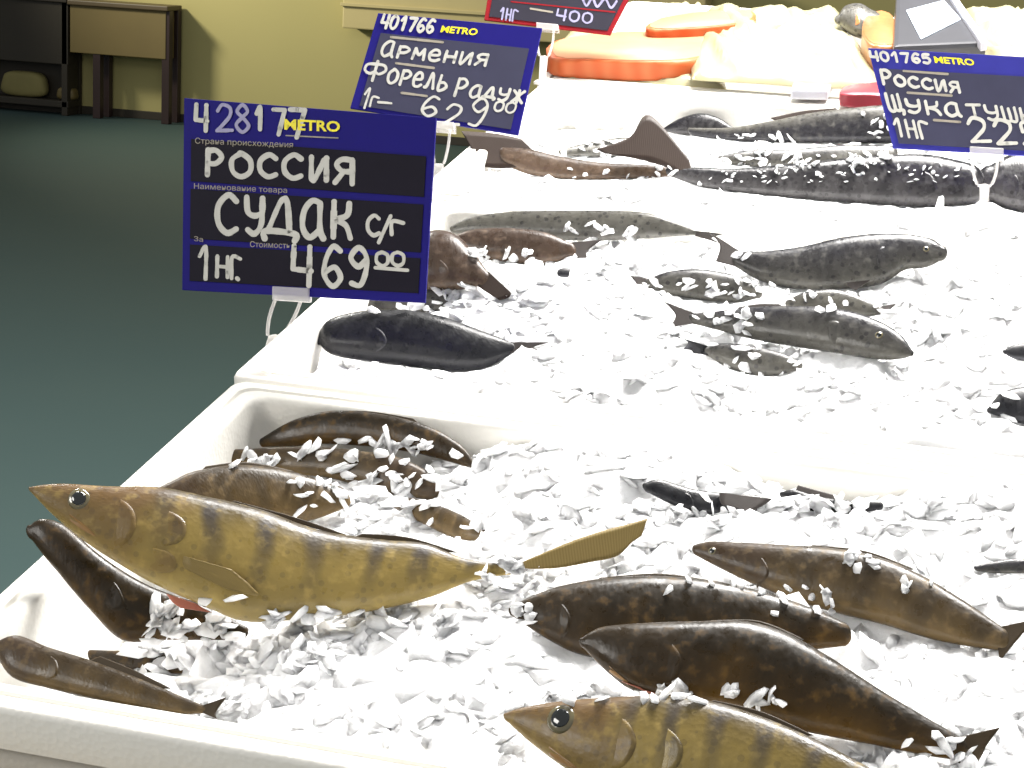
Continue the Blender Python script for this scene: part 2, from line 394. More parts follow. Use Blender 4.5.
# --- nearest box
A = Fish('zander', 'large golden barred zander with its head hanging over the left rim of the nearest box', 'fish',
    [(30, 487), (60, 484), (110, 487), (160, 488), (205, 497), (260, 510), (320, 531), (380, 540), (425, 544), (470, 560), (530, 566)],
    [(31, 492), (50, 512), (80, 538), (115, 561), (155, 584), (205, 606), (245, 621), (300, 619), (370, 611), (430, 597), (475, 580), (532, 572)],
    .074, .016, 'zander', ZG, elev=44, k=.5, n=64)
A.plaque('jaw', [(40, 492), (50, 499), (66, 511), (88, 527), (98, 538), (82, 530), (60, 513), (46, 501)], .0012, 'jaw', 'pale lower jaw')
A.plaque('cheek', [(92, 492), (122, 496), (137, 514), (134, 536), (118, 552), (98, 545), (84, 524), (84, 505)], .0024, None)
A.plaque('gill_cover', [(142, 508), (168, 508), (187, 522), (184, 540), (168, 548), (146, 546), (136, 530)], .0026, None)
A.plaque('throat_plate', [(112, 556), (140, 546), (172, 552), (178, 570), (158, 574), (132, 566)], .0018, None)
A.eye(79, 499, 11)
A.fin('pectoral_fin', [(184, 556), (183, 562), (185, 568)], [(232, 570), (258, 594), (226, 588)], 'zfin', .0016, .002, on_body=True)
A.fin('dorsal_fin', [(228, 504), (290, 521), (340, 536)], [(234, 501), (296, 518), (346, 535)], 'zfindark', .001)
A.fin('dorsal_fin', [(352, 538), (400, 542), (445, 552)], [(362, 534), (410, 538), (458, 553)], 'zfindark', .001)
A.fin('tail_fin', [(524, 571), (556, 570), (590, 564), (616, 558), (630, 545), (640, 538)], [(522, 564), (552, 551), (580, 540), (605, 532), (628, 526), (646, 521)], 'zfin', .006, label='yellowish tail fin showing beyond the ice')
A.fin('pelvic_fin', [(196, 602), (204, 607), (212, 611)], [(166, 592), (172, 600), (180, 606)], 'flesh', -.004, label='pink pelvic fin')
B = Fish('zander', 'brown zander lying just behind the large golden one, its head hidden by it', 'fish',
    [(150, 492), (172, 482), (195, 472), (240, 466), (290, 472), (335, 486)], [(170, 512), (200, 520), (240, 520), (280, 522), (310, 520), (345, 508)],
    -.012, -.022, 'zbrown', ZG, elev=46, k=.5, vr=(0, .62))
B.fin('dorsal_fin', [(198, 473), (240, 468), (285, 474)], [(206, 465), (248, 461), (294, 470)], 'zfindark', -.002)
Fh = Fish('zander', 'brown zander mostly buried in ice chips, its dark tail tip touching the left box wall', 'fish',
    [(440, 478), (400, 458), (350, 450), (300, 447), (250, 449), (218, 450)], [(430, 500), (380, 492), (330, 478), (290, 474), (250, 466), (214, 460)],
    -.03, -.034, 'zbrown', ZG, elev=46, k=.5, vr=(0, .55))
Fh.fin('tail_fin', [(219, 451), (217, 455), (215, 459)], [(203, 449), (205, 455), (202, 463)], 'zfindark', .001)
E_ = Fish('zander', 'dark zander arching along the back wall of the nearest box at its left corner', 'fish',
    [(474, 462), (462, 446), (430, 427), (385, 415), (335, 411), (295, 420), (262, 438)], [(472, 468), (450, 462), (410, 452), (365, 446), (325, 444), (295, 446), (264, 447)],
    zat(474, 462, -.055), zat(262, 442, -.05), 'zdark', ZG, elev=40, k=.5, vr=(.0, .5))
E_.fin('dorsal_fin', [(420, 424), (380, 415), (335, 412)], [(412, 417), (370, 410), (330, 409)], 'zfindark', -.004)
E_.plaque('gill_cover', [(452, 446), (466, 458), (458, 464), (444, 456)], .0015, None)
C = Fish('zander', 'dark zander under the large golden one, snout poking over the left rim', 'fish',
    [(31, 525), (42, 519), (66, 526), (104, 558), (150, 586), (205, 606), (245, 626)], [(32, 540), (44, 556), (60, 575), (90, 610), (122, 640), (160, 640), (200, 640), (240, 640)],
    .036, -.018, 'zdark', ZG, elev=46, k=.5, vr=(0, .42), push=-.006)
C.plaque('gill_cover', [(94, 566), (116, 582), (126, 606), (112, 612), (92, 590)], .0016, None)
D = Fish('zander', 'mottled brown zander lying along the front rim at the bottom left corner', 'fish',
    [(-4, 643), (18, 636), (50, 648), (95, 662), (145, 681), (185, 698), (205, 706)], [(-3, 656), (12, 677), (45, 687), (95, 699), (145, 709), (180, 714), (204, 713)],
    +.008, .0, 'zbrown', ZG, elev=54, k=.5, vr=(.02, .6))
D.plaque('gill_cover', [(36, 650), (56, 658), (58, 676), (42, 682), (30, 668)], .0016, None)
D.fin('tail_fin', [(203, 706), (204, 710), (203, 713)], [(226, 698), (216, 712), (217, 719)], 'zfindark', .001)
D.fin('dorsal_fin', [(90, 660), (125, 673), (160, 688)], [(100, 656), (136, 671), (170, 688)], 'zfindark', 0)
G = Fish('zander', 'small mottled zander piece showing between ice chips right of the brown ones', 'fish',
    [(392, 500), (415, 499), (445, 508), (470, 520), (484, 532)], [(398, 510), (420, 522), (445, 534), (465, 540), (482, 539)],
    -.02, -.012, 'zbrown', ZG, elev=50, k=.5, vr=(.1, .6))
G.fin('tail_fin', [(482, 531), (483, 535), (482, 539)], [(494, 528), (490, 537), (493, 545)], 'zfindark', .001)
N_ = Fish('zander', 'dark zander almost wholly sunk in the ice below the large golden one', 'fish',
    [(92, 650), (150, 652), (210, 653), (260, 656), (330, 663)], [(95, 664), (150, 672), (210, 674), (260, 672), (330, 670)],
    -.062, -.034, 'zdark', ZG, elev=52, k=.5, vr=(0, .4))
N_.fin('dorsal_fin', [(170, 653), (205, 654), (240, 656)], [(176, 647), (212, 648), (250, 652)], 'zfindark', 0)
I_ = Fish('zander', 'dark brown zander half hidden behind the darkest zander, in the nearest box', 'fish',
    [(512, 606), (528, 598), (560, 587), (600, 580), (650, 577), (705, 581), (760, 592), (810, 608), (842, 622)],
    [(514, 617), (540, 634), (575, 652), (615, 660), (660, 662), (715, 660), (765, 656), (808, 650), (842, 646)],
    .012, .006, 'zdark', ZG, elev=50, k=.5, vr=(.0, .45))
I_.plaque('gill_cover', [(540, 602), (560, 600), (572, 620), (562, 642), (546, 630)], .002, None)
I_.fin('dorsal_fin', [(590, 583), (650, 579), (710, 584)], [(600, 575), (662, 571), (724, 580)], 'zfindark', -.004)
J = Fish('zander', 'darkest plain brown zander in the middle right, lying across two others', 'fish',
    [(582, 638), (600, 628), (640, 624), (700, 622), (745, 622), (785, 633), (830, 658), (880, 690), (925, 717), (962, 738)],
    [(584, 648), (603, 668), (632, 690), (675, 702), (725, 712), (785, 727), (840, 738), (890, 748), (930, 756), (958, 760)],
    .032, .0, 'zdark', ZG, elev=48, k=.52, vr=(.0, .5))
J.plaque('jaw', [(590, 646), (598, 655), (614, 670), (630, 684), (612, 674), (596, 659)], .0012, 'jaw', 'pale lower jaw')
J.plaque('gill_cover', [(650, 634), (672, 640), (684, 664), (670, 688), (650, 680), (640, 654)], .0014, None)
J.fin('dorsal_fin', [(700, 624), (745, 624), (790, 638)], [(712, 618), (760, 619), (804, 637)], 'zfindark', -.004)
J.fin('tail_fin', [(958, 738), (960, 748), (955, 760)], [(1000, 728), (982, 756), (986, 790)], 'zfindark', .002)
J.fin('pelvic_fin', [(622, 684), (632, 688), (642, 692)], [(640, 690), (650, 696), (656, 696)], 'flesh', .006, label='pink fin root')
K = Fish('zander', 'golden spotted zander with a big round eye at the bottom edge of the photo', 'fish',
    [(506, 713), (522, 708), (560, 702), (615, 698), (670, 697), (725, 705), (790, 728), (855, 760), (910, 792), (950, 814)],
    [(508, 722), (530, 742), (565, 768), (605, 788), (660, 802), (740, 813), (820, 822), (895, 829), (948, 830)],
    .022, .018, 'zander', ZG, elev=46, k=.5, n=60)
K.eye(561, 719, 15)
K.plaque('jaw', [(518, 722), (530, 731), (552, 748), (580, 770), (562, 764), (534, 742)], .0014, 'jaw', 'orange lower jaw')
K.plaque('cheek', [(596, 712), (626, 716), (638, 744), (620, 772), (590, 764), (580, 738)], .0024, None)
K.plaque('gill_cover', [(636, 716), (664, 722), (684, 746), (676, 772), (650, 776), (640, 744)], .0026, None)
K.fin('dorsal_fin', [(700, 703), (750, 714), (800, 734)], [(712, 698), (762, 710), (812, 733)], 'zfindark', -.004)
K.fin('tail_fin', [(947, 814), (951, 822), (946, 830)], [(1000, 806), (986, 828), (992, 850)], 'zfin', 0)
L = Fish('zander', 'brown zander furthest right in the nearest box, its back dusted with ice', 'fish',
    [(696, 545), (712, 542), (770, 545), (830, 549), (875, 557), (920, 575), (965, 602), (1003, 628)],
    [(697, 556), (720, 568), (750, 582), (795, 600), (840, 613), (885, 624), (930, 638), (970, 646), (1000, 650)],
    .014, .004, 'zbrown', ZG, elev=50, k=.52, vr=(.0, .55))
L.plaque('gill_cover', [(744, 552), (762, 556), (770, 574), (758, 586), (744, 574)], .0016, None)
L.eye(712, 551, 4)
L.fin('tail_fin', [(1000, 628), (1003, 638), (998, 650)], [(1036, 620), (1018, 640), (1000, 662)], 'zfindark', .002)
L.fin('dorsal_fin', [(800, 548), (850, 553), (900, 568)], [(812, 543), (866, 549), (914, 567)], 'zfindark', -.003)
Mf = Fish('zander', 'black fish head poking out of a hollow in the ice of the nearest box', 'fish',
    [(645, 483), (660, 480), (690, 489), (720, 493), (760, 496), (800, 503)], [(650, 493), (668, 502), (692, 512), (722, 515), (765, 513), (800, 509)],
    .012, -.004, 'slate', ZG, elev=52, k=.55, vr=(0, .6))
Mf.plaque('gill_cover', [(674, 490), (690, 494), (694, 506), (682, 507), (672, 500)], .0014, None)
Mf.fin('pectoral_fin', [(716, 500), (716, 506), (718, 511)], [(768, 506), (760, 512), (748, 518)], 'tfin', .012)
M2 = Fish('zander', 'dark fish back between two ice lumps under the back wall of the nearest box', 'fish',
    [(782, 492), (795, 490), (815, 496), (840, 500), (880, 502)], [(784, 500), (798, 508), (820, 512), (845, 514), (880, 510)],
    zat(784, 496, -.075), zat(880, 506, -.075), 'slate', ZG, elev=52, k=.55, vr=(0, .6))
M2.fin('dorsal_fin', [(795, 491), (815, 496), (835, 500)], [(798, 485), (820, 491), (842, 497)], 'tfin', 0)
RE = Fish('zander', 'grey-blue back nearly buried in ice at the right edge of the nearest box', 'fish',
    [(975, 566), (992, 562), (1015, 559), (1040, 560)], [(978, 571), (995, 573), (1018, 573), (1040, 574)],
    .004, .004, 'trout', ZG, elev=55, k=.5, vr=(0, .5))

# --- second box
TG = 'trout lying on crushed ice in the second box'
Ta = Fish('trout', 'smooth black trout against the left wall of the second box', 'fish',
    [(319, 334), (330, 321), (360, 313), (400, 311), (440, 317), (480, 331), (512, 343)], [(320, 345), (332, 354), (370, 361), (415, 366), (455, 370), (485, 367), (512, 353)],
    -.012, -.004, 'slate', TG, elev=48, k=.55, vr=(.0, .8))
Ta.fin('tail_fin', [(510, 343), (513, 348), (510, 353)], [(549, 343), (534, 348), (546, 353)], 'tfin', .002)
Ta.plaque('gill_cover', [(362, 324), (380, 328), (388, 342), (376, 354), (362, 348)], .0012, 'slate')
Tb = Fish('trout', 'pale grey trout lying along the back wall of the second box', 'fish',
    [(452, 226), (470, 218), (510, 212), (560, 211), (610, 211), (650, 214), (680, 224), (696, 231)], [(456, 234), (480, 236), (520, 238), (565, 240), (610, 240), (650, 238), (678, 236), (696, 235)],
    zat(456, 232, .445), zat(696, 233, .445), 'trout', TG, elev=42, k=.45, vr=(.3, .95))
Tb.fin('tail_fin', [(695, 231), (697, 233), (695, 236)], [(724, 234), (712, 238), (722, 244)], 'tfin', .001)
Tc = Fish('trout', 'dark trout just in front of the pale trout along the back wall', 'fish',
    [(456, 236), (475, 230), (510, 229), (545, 233), (570, 243)], [(458, 252), (480, 258), (510, 262), (545, 264), (572, 256)],
    zat(458, 244, .40), zat(570, 250, .40), 'pbrown', TG, elev=46, k=.5, vr=(.0, .4))
Tc.fin('tail_fin', [(569, 243), (572, 250), (569, 256)], [(602, 240), (588, 252), (600, 264)], 'tfin', .001)
Td = Fish('trout', 'bent trout whose dark tail points down right, half hidden by the big price sign', 'fish',
    [(395, 262), (420, 240), (440, 232), (460, 238), (476, 256), (488, 272)], [(400, 285), (425, 292), (445, 290), (460, 288), (472, 286), (480, 286)],
    -.008, .0, 'pbrown', TG, elev=50, k=.5, vr=(.0, .5), push=.006)
Td.fin('tail_fin', [(489, 272), (484, 280), (478, 287)], [(512, 294), (509, 298), (500, 301)], 'pfin', .002)
Td.plaque('gill_cover', [(424, 262), (440, 258), (450, 272), (440, 284), (426, 280)], .0014, None)
Tf = Fish('trout', 'large dark grey trout, blunt head to the right, uppermost in the second box', 'fish',
    [(942, 246), (930, 239), (905, 235), (875, 235), (840, 239), (800, 248), (765, 252), (738, 252)], [(940, 261), (925, 267), (905, 269), (880, 283), (840, 288), (795, 288), (760, 280), (738, 268)],
    .03, .012, 'trout', TG, elev=48, k=.5, vr=(.0, .55))
Tf.eye(926, 249, 3); Tf.plaque('gill_cover', [(880, 246), (898, 248), (902, 262), (888, 274), (876, 264)], .0016, None)
Tf.fin('tail_fin', [(740, 252), (737, 260), (740, 268)], [(708, 232), (720, 246), (716, 262)], 'tfin', .002)
Tf.fin('pectoral_fin', [(878, 270), (874, 276), (872, 282)], [(846, 284), (850, 290), (856, 293)], 'tfin', .006)
Tg = Fish('trout', 'small grey trout in front of the large one, tail half under ice', 'fish',
    [(756, 286), (735, 276), (700, 270), (670, 272), (648, 279)], [(758, 298), (735, 302), (705, 300), (675, 295), (650, 288)],
    .0, .0, 'trout', TG, elev=50, k=.5, vr=(.1, .7))
Tg.fin('tail_fin', [(649, 279), (647, 284), (650, 288)], [(630, 276), (636, 284), (630, 292)], 'tfin', .001)
Ti = Fish('trout', 'small trout piece showing above the dark-headed trout', 'fish',
    [(788, 300), (805, 293), (835, 290), (860, 297), (882, 308)], [(790, 308), (810, 312), (835, 314), (860, 316), (882, 314)],
    .004, .004, 'trout', TG, elev=50, k=.5, vr=(.2, .8))
Ti.fin('tail_fin', [(880, 307), (882, 311), (880, 314)], [(896, 304), (890, 311), (895, 318)], 'tfin', .001)
Th = Fish('trout', 'silver grey trout with a darker head pointing right, below the largest trout', 'fish',
    [(912, 350), (902, 336), (880, 322), (845, 311), (800, 307), (755, 308), (715, 312), (692, 314)], [(911, 356), (895, 359), (872, 358), (835, 352), (795, 346), (750, 338), (715, 329), (694, 324)],
    .018, .008, 'trout', TG, elev=48, k=.5, vr=(.02, .65), push=.006)
Th.eye(879, 335, 4); Th.plaque('gill_cover', [(828, 320), (848, 324), (858, 340), (846, 352), (830, 344)], .0018, None)
Th.fin('tail_fin', [(694, 314), (691, 319), (694, 324)], [(664, 302), (676, 316), (670, 328)], 'tfin', .002)
Th.fin('dorsal_fin', [(790, 309), (770, 309), (745, 310)], [(778, 302), (756, 302), (734, 306)], 'tfin', -.003)
Tj = Fish('trout', 'small grey trout nearest the front rim of the second box, right of the middle', 'fish',
    [(800, 362), (780, 353), (750, 346), (720, 344), (706, 348)], [(798, 370), (775, 375), (750, 374), (725, 366), (708, 356)],
    .004, .0, 'trout', TG, elev=50, k=.5, vr=(.1, .75))
Tj.fin('tail_fin', [(708, 347), (705, 352), (709, 356)], [(666, 334), (688, 342), (682, 352)], 'slate', .002)
Tk = Fish('trout', 'slate coloured trout cut by the photo edge, above the front rim of the second box', 'fish',
    [(988, 408), (1000, 394), (1020, 388), (1050, 386), (1090, 392)], [(990, 413), (1005, 418), (1025, 423), (1055, 424), (1090, 418)],
    .01, .01, 'slate', TG, elev=50, k=.5, vr=(.1, .9))
Tk.plaque('gill_cover', [(1008, 396), (1020, 398), (1022, 412), (1010, 414)], .0014, None)
Tl = Fish('trout', 'small blue grey trout snout at the right edge of the photo, second box', 'fish',
    [(1004, 350), (1015, 345), (1035, 342), (1065, 342)], [(1005, 354), (1016, 359), (1036, 362), (1065, 362)],
    .01, .01, 'slate', TG, elev=50, k=.5, vr=(.2, 1))
Tm = Fish('trout', 'tiny dark scrap of trout back poking out of the ice, right of the bent tail', 'fish',
    [(553, 272), (565, 268), (580, 271)], [(555, 275), (566, 277), (580, 275)], -.002, -.002, 'slate', TG, elev=55, k=.5, n=16)
Tn = Fish('trout', 'grey trout mostly under ice below the bent tail, beside the big price sign', 'fish',
    [(455, 300), (440, 290), (420, 288), (395, 292), (360, 300)], [(452, 306), (440, 310), (420, 312), (395, 314), (360, 314)],
    -.02, -.026, 'trout', TG, elev=52, k=.5, vr=(.1, .7))

# --- third box
PG = 'pike lying on crushed ice in the third box'
Pp = Fish('pike', 'brown pike at the left end of the third box, tail fin raised behind the signs', 'fish',
    [(505, 148), (530, 150), (560, 157), (600, 163), (640, 165), (672, 168)], [(508, 166), (530, 174), (560, 178), (600, 179), (640, 178), (672, 176)],
    -.006, -.008, 'pbrown', PG, elev=50, k=.5, vr=(.1, .6))
Pp.fin('tail_fin', [(482, 168), (500, 170), (520, 168), (542, 160)], [(462, 133), (480, 134), (500, 136), (522, 141)], 'pfin', .004)
Pq = Fish('pike', 'long black glistening pike stretched across the third box under the right price sign', 'fish',
    [(668, 168), (700, 168), (740, 169), (790, 165), (840, 160), (890, 156), (930, 156), (968, 164)], [(670, 176), (700, 186), (740, 192), (790, 197), (840, 201), (890, 204), (930, 206), (968, 204)],
    -.002, .006, 'pike', PG, elev=46, k=.5, vr=(.0, .6))
Pq.fin('tail_fin', [(606, 155), (640, 161), (670, 170), (694, 182)], [(597, 151), (630, 139), (650, 117), (690, 162)], 'pfin', .004, label='brown upturned tail fin')
Pq.plaque('gill_cover', [(908, 170), (930, 172), (938, 190), (924, 200), (908, 194)], .0016, None)
Pr = Fish('pike', 'grey backed pike along the back wall of the third box, black below', 'fish',
    [(690, 128), (730, 128), (770, 122), (810, 114), (850, 109), (890, 106), (930, 110)], [(694, 136), (730, 140), (770, 142), (810, 142), (850, 142), (890, 142), (930, 138)],
    zat(694, 132, .93), zat(930, 124, .93), 'trout', PG, elev=44, k=.5, vr=(.7, -.15))
Pr.fin('dorsal_fin', [(780, 122), (810, 116), (840, 112)], [(770, 117), (804, 110), (836, 107)], 'pfin', -.002)
Ps = Fish('pike', 'small dark pike back humped against the grey back wall of the third box', 'fish',
    [(664, 128), (680, 119), (700, 114), (718, 118), (732, 127)], [(668, 132), (684, 134), (700, 134), (718, 134), (732, 132)],
    zat(668, 130, .945), zat(732, 130, .945), 'pike', PG, elev=48, k=.5, vr=(.0, .5))
Pt = Fish('pike', 'frosted grey pike showing through ice just behind the long black pike', 'fish',
    [(720, 156), (750, 151), (790, 150), (840, 146), (890, 146)], [(722, 162), (750, 166), (790, 166), (840, 166), (890, 164)],
    -.014, -.01, 'trout', PG, elev=50, k=.5, vr=(.1, .6))
Pu = Fish('pike', 'black pike at the right edge of the third box behind the clear sign holder', 'fish',
    [(990, 166), (1010, 156), (1040, 152), (1090, 156)], [(992, 200), (1010, 208), (1040, 212), (1090, 210)],
    .0, .0, 'pike', PG, elev=48, k=.5, vr=(.0, .6))
Pu.plaque('gill_cover', [(1006, 170), (1018, 176), (1020, 194), (1008, 198)], .0016, None)
Pv = Fish('pike', 'ice dusted grey pike behind the brown tail in the third box', 'fish',
    [(560, 150), (585, 144), (615, 139), (650, 138)], [(562, 155), (590, 156), (620, 155), (650, 152)], -.03, -.03, 'trout', PG, elev=52, k=.5, vr=(.3, .9))

# ------------------------------------------------------------------ polystyrene boxes
BW, BL, WALL, BH = .496, .80, .028, .165
def foam_box(y0, label, x0=0.0):
    x1, y1 = x0 + BL, y0 + BW
    def ringpts(inset, z, r, k=6):
        P = []
        for cx, cy, a0 in ((x1 - inset - r, y1 - inset - r, 0), (x0 + inset + r, y1 - inset - r, 90), (x0 + inset + r, y0 + inset + r, 180), (x1 - inset - r, y0 + inset + r, 270)):
            for i in range(k):
                a = math.radians(a0 + 90 * i / (k - 1)); P.append(Vector((cx + r * math.cos(a), cy + r * math.sin(a), z)))
        return P
    prof = [(.012, -BH, .012), (.008, -BH + .004, .012), (.008, -.034, .012), (.004, -.031, .012), (0, -.028, .012), (0, -.004, .012), (.0015, -.001, .012), (.004, 0, .012),
            (.0125, 0, .012), (.0135, -.0022, .012), (.0165, -.0022, .012), (.0175, 0, .012), (WALL - .004, 0, .018), (WALL - .001, -.0015, .016), (WALL, -.005, .016), (WALL + .003, -BH + .03, .016)]
    V, Fs = [], []; rs = [ringpts(*p) for p in prof]; k = len(rs[0])
    for r in rs: V += r
    for i in range(len(rs) - 1):
        for j in range(k): Fs.append((i * k + j, i * k + (j + 1) % k, (i + 1) * k + (j + 1) % k, (i + 1) * k + j))
    Fs.append(list(range(k))); Fs.append([(len(rs) - 1) * k + j for j in range(k)])
    o = single('foam_box', (V, Fs), 'foam', label, 'box', 'white foam fish boxes set in a row', smooth=False, origin=((x0 + x1) / 2, (y0 + y1) / 2, -BH))
    me = o.data; me.polygons.foreach_set('use_smooth', [True] * len(me.polygons))
    o.data.set_sharp_from_angle(angle=math.radians(50)) if hasattr(o.data, 'set_sharp_from_angle') else None
    BODIES.append((V, Fs))
foam_box(-.498, 'white foam box of barred brown zander, nearest of the four boxes')
foam_box(.002, 'white foam box of grey trout, second from the front, behind the zander', -.008)
foam_box(.502, 'white foam box of dark pike, third from the front', -.03)
foam_box(1.002, 'white foam box of salmon fillets in plastic film, furthest of the four', -.04)

# ------------------------------------------------------------------ crushed ice
ico = bmesh.new(); bmesh.ops.create_icosphere(ico, subdivisions=1, radius=1)
IV = np.array([v.co[:] for v in ico.verts]); IF = np.array([[v.index for v in f.verts] for f in ico.faces]); ico.free()
def chips(pos, size, flat=.30):
    """angular shards: pos list of points, size list of radii"""
    V, Fs = [], []
    for i, (p, r) in enumerate(zip(pos, size)):
        v = IV * (1 + (np.random.rand(12, 1) - .5) * .7)
        v = v * np.array([1.25 * (.7 + .6 * random.random()), .9 * (.6 + .6 * random.random()), flat * (.6 + .8 * random.random())]) * r
        R = np.array((Matrix.Rotation(random.random() * 6.28, 3, 'Z') @ Matrix.Rotation(random.gauss(0, .55), 3, 'X') @ Matrix.Rotation(random.gauss(0, .55), 3, 'Y')))
        V.append(v @ R.T + np.array(p)); Fs.append(IF + 12 * i)
    return np.concatenate(V), np.concatenate(Fs)
FB = [None]
def bed(y0, ctrl, extra, name, label, nchip, fine=.007, seed=0, xo=0.0):
    x0, x1, ya, yb = xo + WALL + .004, xo + BL - WALL - .004, y0 + WALL + .004, y0 + BW - WALL - .004
    C_ = [(up(x, y, z), z) for x, y, z in ctrl]
    def h(x, y):
        sw = sz = 0.0
        for p, z in C_:
            d2 = (p.x - x) ** 2 + (p.y - y) ** 2; w = 1 / (d2 + .0006) ** 1.6; sw += w; sz += w * z
        return sz / sw
    nx = int((x1 - x0) / fine); ny = int((yb - ya) / fine); V = []; H = {}
    for j in range(ny + 1):
        for i in range(nx + 1):
            x = x0 + (x1 - x0) * i / nx; y = ya + (yb - ya) * j / ny
            q = Vector((x * 30 + seed, y * 30, 0)); z = h(x, y) + .009 * noise.noise(q) + .006 * noise.noise(q * 2.6) + .004 * noise.noise(q * 6)
            V.append((x, y, z))
    Fs = [(j * (nx + 1) + i, j * (nx + 1) + i + 1, (j + 1) * (nx + 1) + i + 1, (j + 1) * (nx + 1) + i) for j in range(ny) for i in range(nx)]
    if FB[0] is None:
        vv, ff = [], []
        for a_, b_ in FBODY:
            o_ = len(vv); vv += a_; ff += [[o_ + i for i in q] for q in b_]
        FB[0] = BVHTree.FromPolygons(vv, ff)
    def hides(p):
        r = (p - CAM).normalized(); loc, nor, i, d = FB[0].ray_cast(p, r, .16); return loc is not None
    for k, v in enumerate(V):
        p = Vector(v); m = 0
        while m < 14 and p.z > -.10 and hides(p): p.z -= .005; m += 1
        V[k] = (p.x, p.y, p.z)
    # skirt down to the box floor, so that the bed is a body and not a sheet
    rim = [i for i in range(nx + 1)] + [j * (nx + 1) + nx for j in range(1, ny + 1)] + [ny * (nx + 1) + i for i in range(nx - 1, -1, -1)] + [j * (nx + 1) for j in range(ny - 1, 0, -1)]
    b0 = len(V); V = list(V)
    for r in rim: V.append((V[r][0], V[r][1], -BH + .032))
    for i in range(len(rim)):
        Fs.append((rim[i], b0 + i, b0 + (i + 1) % len(rim), rim[(i + 1) % len(rim)]))
    bot = -BH + .034                      # bare foam floor shows where the ice has run out
    Fs = [f for f in Fs if not all(V[i][2] < bot for i in f)]
    V = [(x, y, max(z, bot - .002)) for x, y, z in V]
    bv = BVHTree.FromPolygons([Vector(v) for v in V], Fs)
    BODIES.append(([Vector(v) for v in V], Fs))
    pos, size = [], []
    for _ in range(nchip):
        r = random.choice((.004, .006, .007, .009, .011, .014)); e = r * 1.6 - .003
        x = random.uniform(x0 + e, x1 - e); y = random.uniform(ya + e, yb - e)
        loc, nor, i, d = bv.ray_cast(Vector((x, y, .5)), Vector((0, 0, -1)))
        if loc is None: continue
        if hides(loc + Vector((0, 0, r * .8))) and random.random() < .93: continue
        pos.append(loc + Vector((0, 0, -r * .22))); size.append(r)
    return dict(y0=y0, V=V, Fs=Fs, pos=pos, size=size, name=name, label=label, extra=extra)
beds = []
beds.append(bed(-.498, [(40, 625, -.16), (70, 635, -.17), (105, 630, -.17), (85, 650, -.15), (135, 655, -.09), (110, 695, -.06), (160, 600, -.07), (215, 705, -.022), (215, 655, -.032), (300, 645, -.012), (300, 720, -.008), (420, 625, .0), (420, 735, -.004), (500, 665, .0),
    (200, 560, -.05), (350, 570, -.03), (230, 450, -.085), (215, 470, -.085), (300, 462, -.062), (400, 470, -.045), (380, 500, -.035), (470, 505, -.018), (500, 440, -.02), (550, 450, .006), (600, 465, .02), (670, 462, .022), (640, 510, -.006), (720, 470, .004), (700, 520, -.004), (790, 500, -.045), (760, 480, -.04), (830, 485, -.04), (890, 490, -.03), (850, 510, -.012), (950, 500, .004), (1020, 520, .012),
    (490, 560, .002), (580, 580, .002), (650, 550, .002), (560, 640, -.006), (760, 535, .0), (860, 580, .0), (900, 620, -.004), (900, 680, -.004), (1000, 720, .0), (480, 700, .0), (600, 680, -.004), (640, 760, -.02), (760, 700, -.012), (540, 525, .004)],
    None, 'crushed_ice', 'bed of white crushed ice in the nearest box, under the zander', 1700, seed=1))
beds.append(bed(.002, [(330, 345, -.06), (400, 360, -.04), (310, 335, -.07), (420, 380, -.012), (530, 385, .0), (520, 360, -.004), (600, 330, .006), (700, 340, .0), (760, 380, .004), (900, 380, .006), (1000, 420, .006), (480, 305, -.012), (560, 290, .0), (620, 270, .004), (400, 260, -.05), (440, 220, -.06), (520, 225, -.045), (560, 245, -.022), (640, 225, -.035), (660, 255, .0), (700, 240, -.015), (730, 240, -.004), (800, 240, .002), (960, 230, .006), (960, 290, .01), (860, 300, .0), (780, 300, -.006), (1000, 350, .008)],
    None, 'crushed_ice', 'bed of white crushed ice in the second box, under the trout', 1500, seed=2, xo=-.008))
beds.append(bed(.502, [(450, 190, -.012), (600, 195, -.004), (700, 200, -.004), (480, 160, -.03), (600, 150, -.035), (700, 150, -.022), (740, 155, -.016), (550, 130, -.05), (700, 128, -.065), (850, 125, -.05), (820, 150, -.02), (900, 205, -.004), (1000, 208, -.004), (1000, 160, -.02)],
    None, 'crushed_ice', 'bed of white crushed ice in the third box, under the pike', 1000, fine=.009, seed=3, xo=-.03))
def combined():
    V, Fs = [], []
    for v, f in BODIES:
        b = len(V); V += [Vector(x) for x in v]; Fs += [[b + i for i in q] for q in f]
    return BVHTree.FromPolygons(V, Fs)
ALL = combined()
def sprinkle(b, x0, y0, x1, y1, n, rmin, rmax, flat=.45, slope=0.0):
    """loose chips over a parallelogram of the view, each resting on whatever lies there"""
    for _ in range(n):
        a = random.random(); x = x0 + (x1 - x0) * a; y = y0 + slope * (x - x0) + random.random() * (y1 - y0)
        loc, nor, i, d = ALL.ray_cast(CAM, ray(x, y))
        if loc is None: continue
        if nor.dot(ray(x, y)) > 0: nor = -nor
        r = random.uniform(rmin, rmax) * .8; 
        k_ = beds.index(b); xo_ = (0, -.008, -.03)[k_]; e = WALL + 1.5 * r
        if loc.z < .01 and not (xo_ + e < loc.x < xo_ + BL - e and b['y0'] + e < loc.y < b['y0'] + BW - e): continue
        b['pos'].append(loc + nor * r * .1 + Vector((0, 0, r * .15))); b['size'].append(r)
b1, b2, b3 = beds
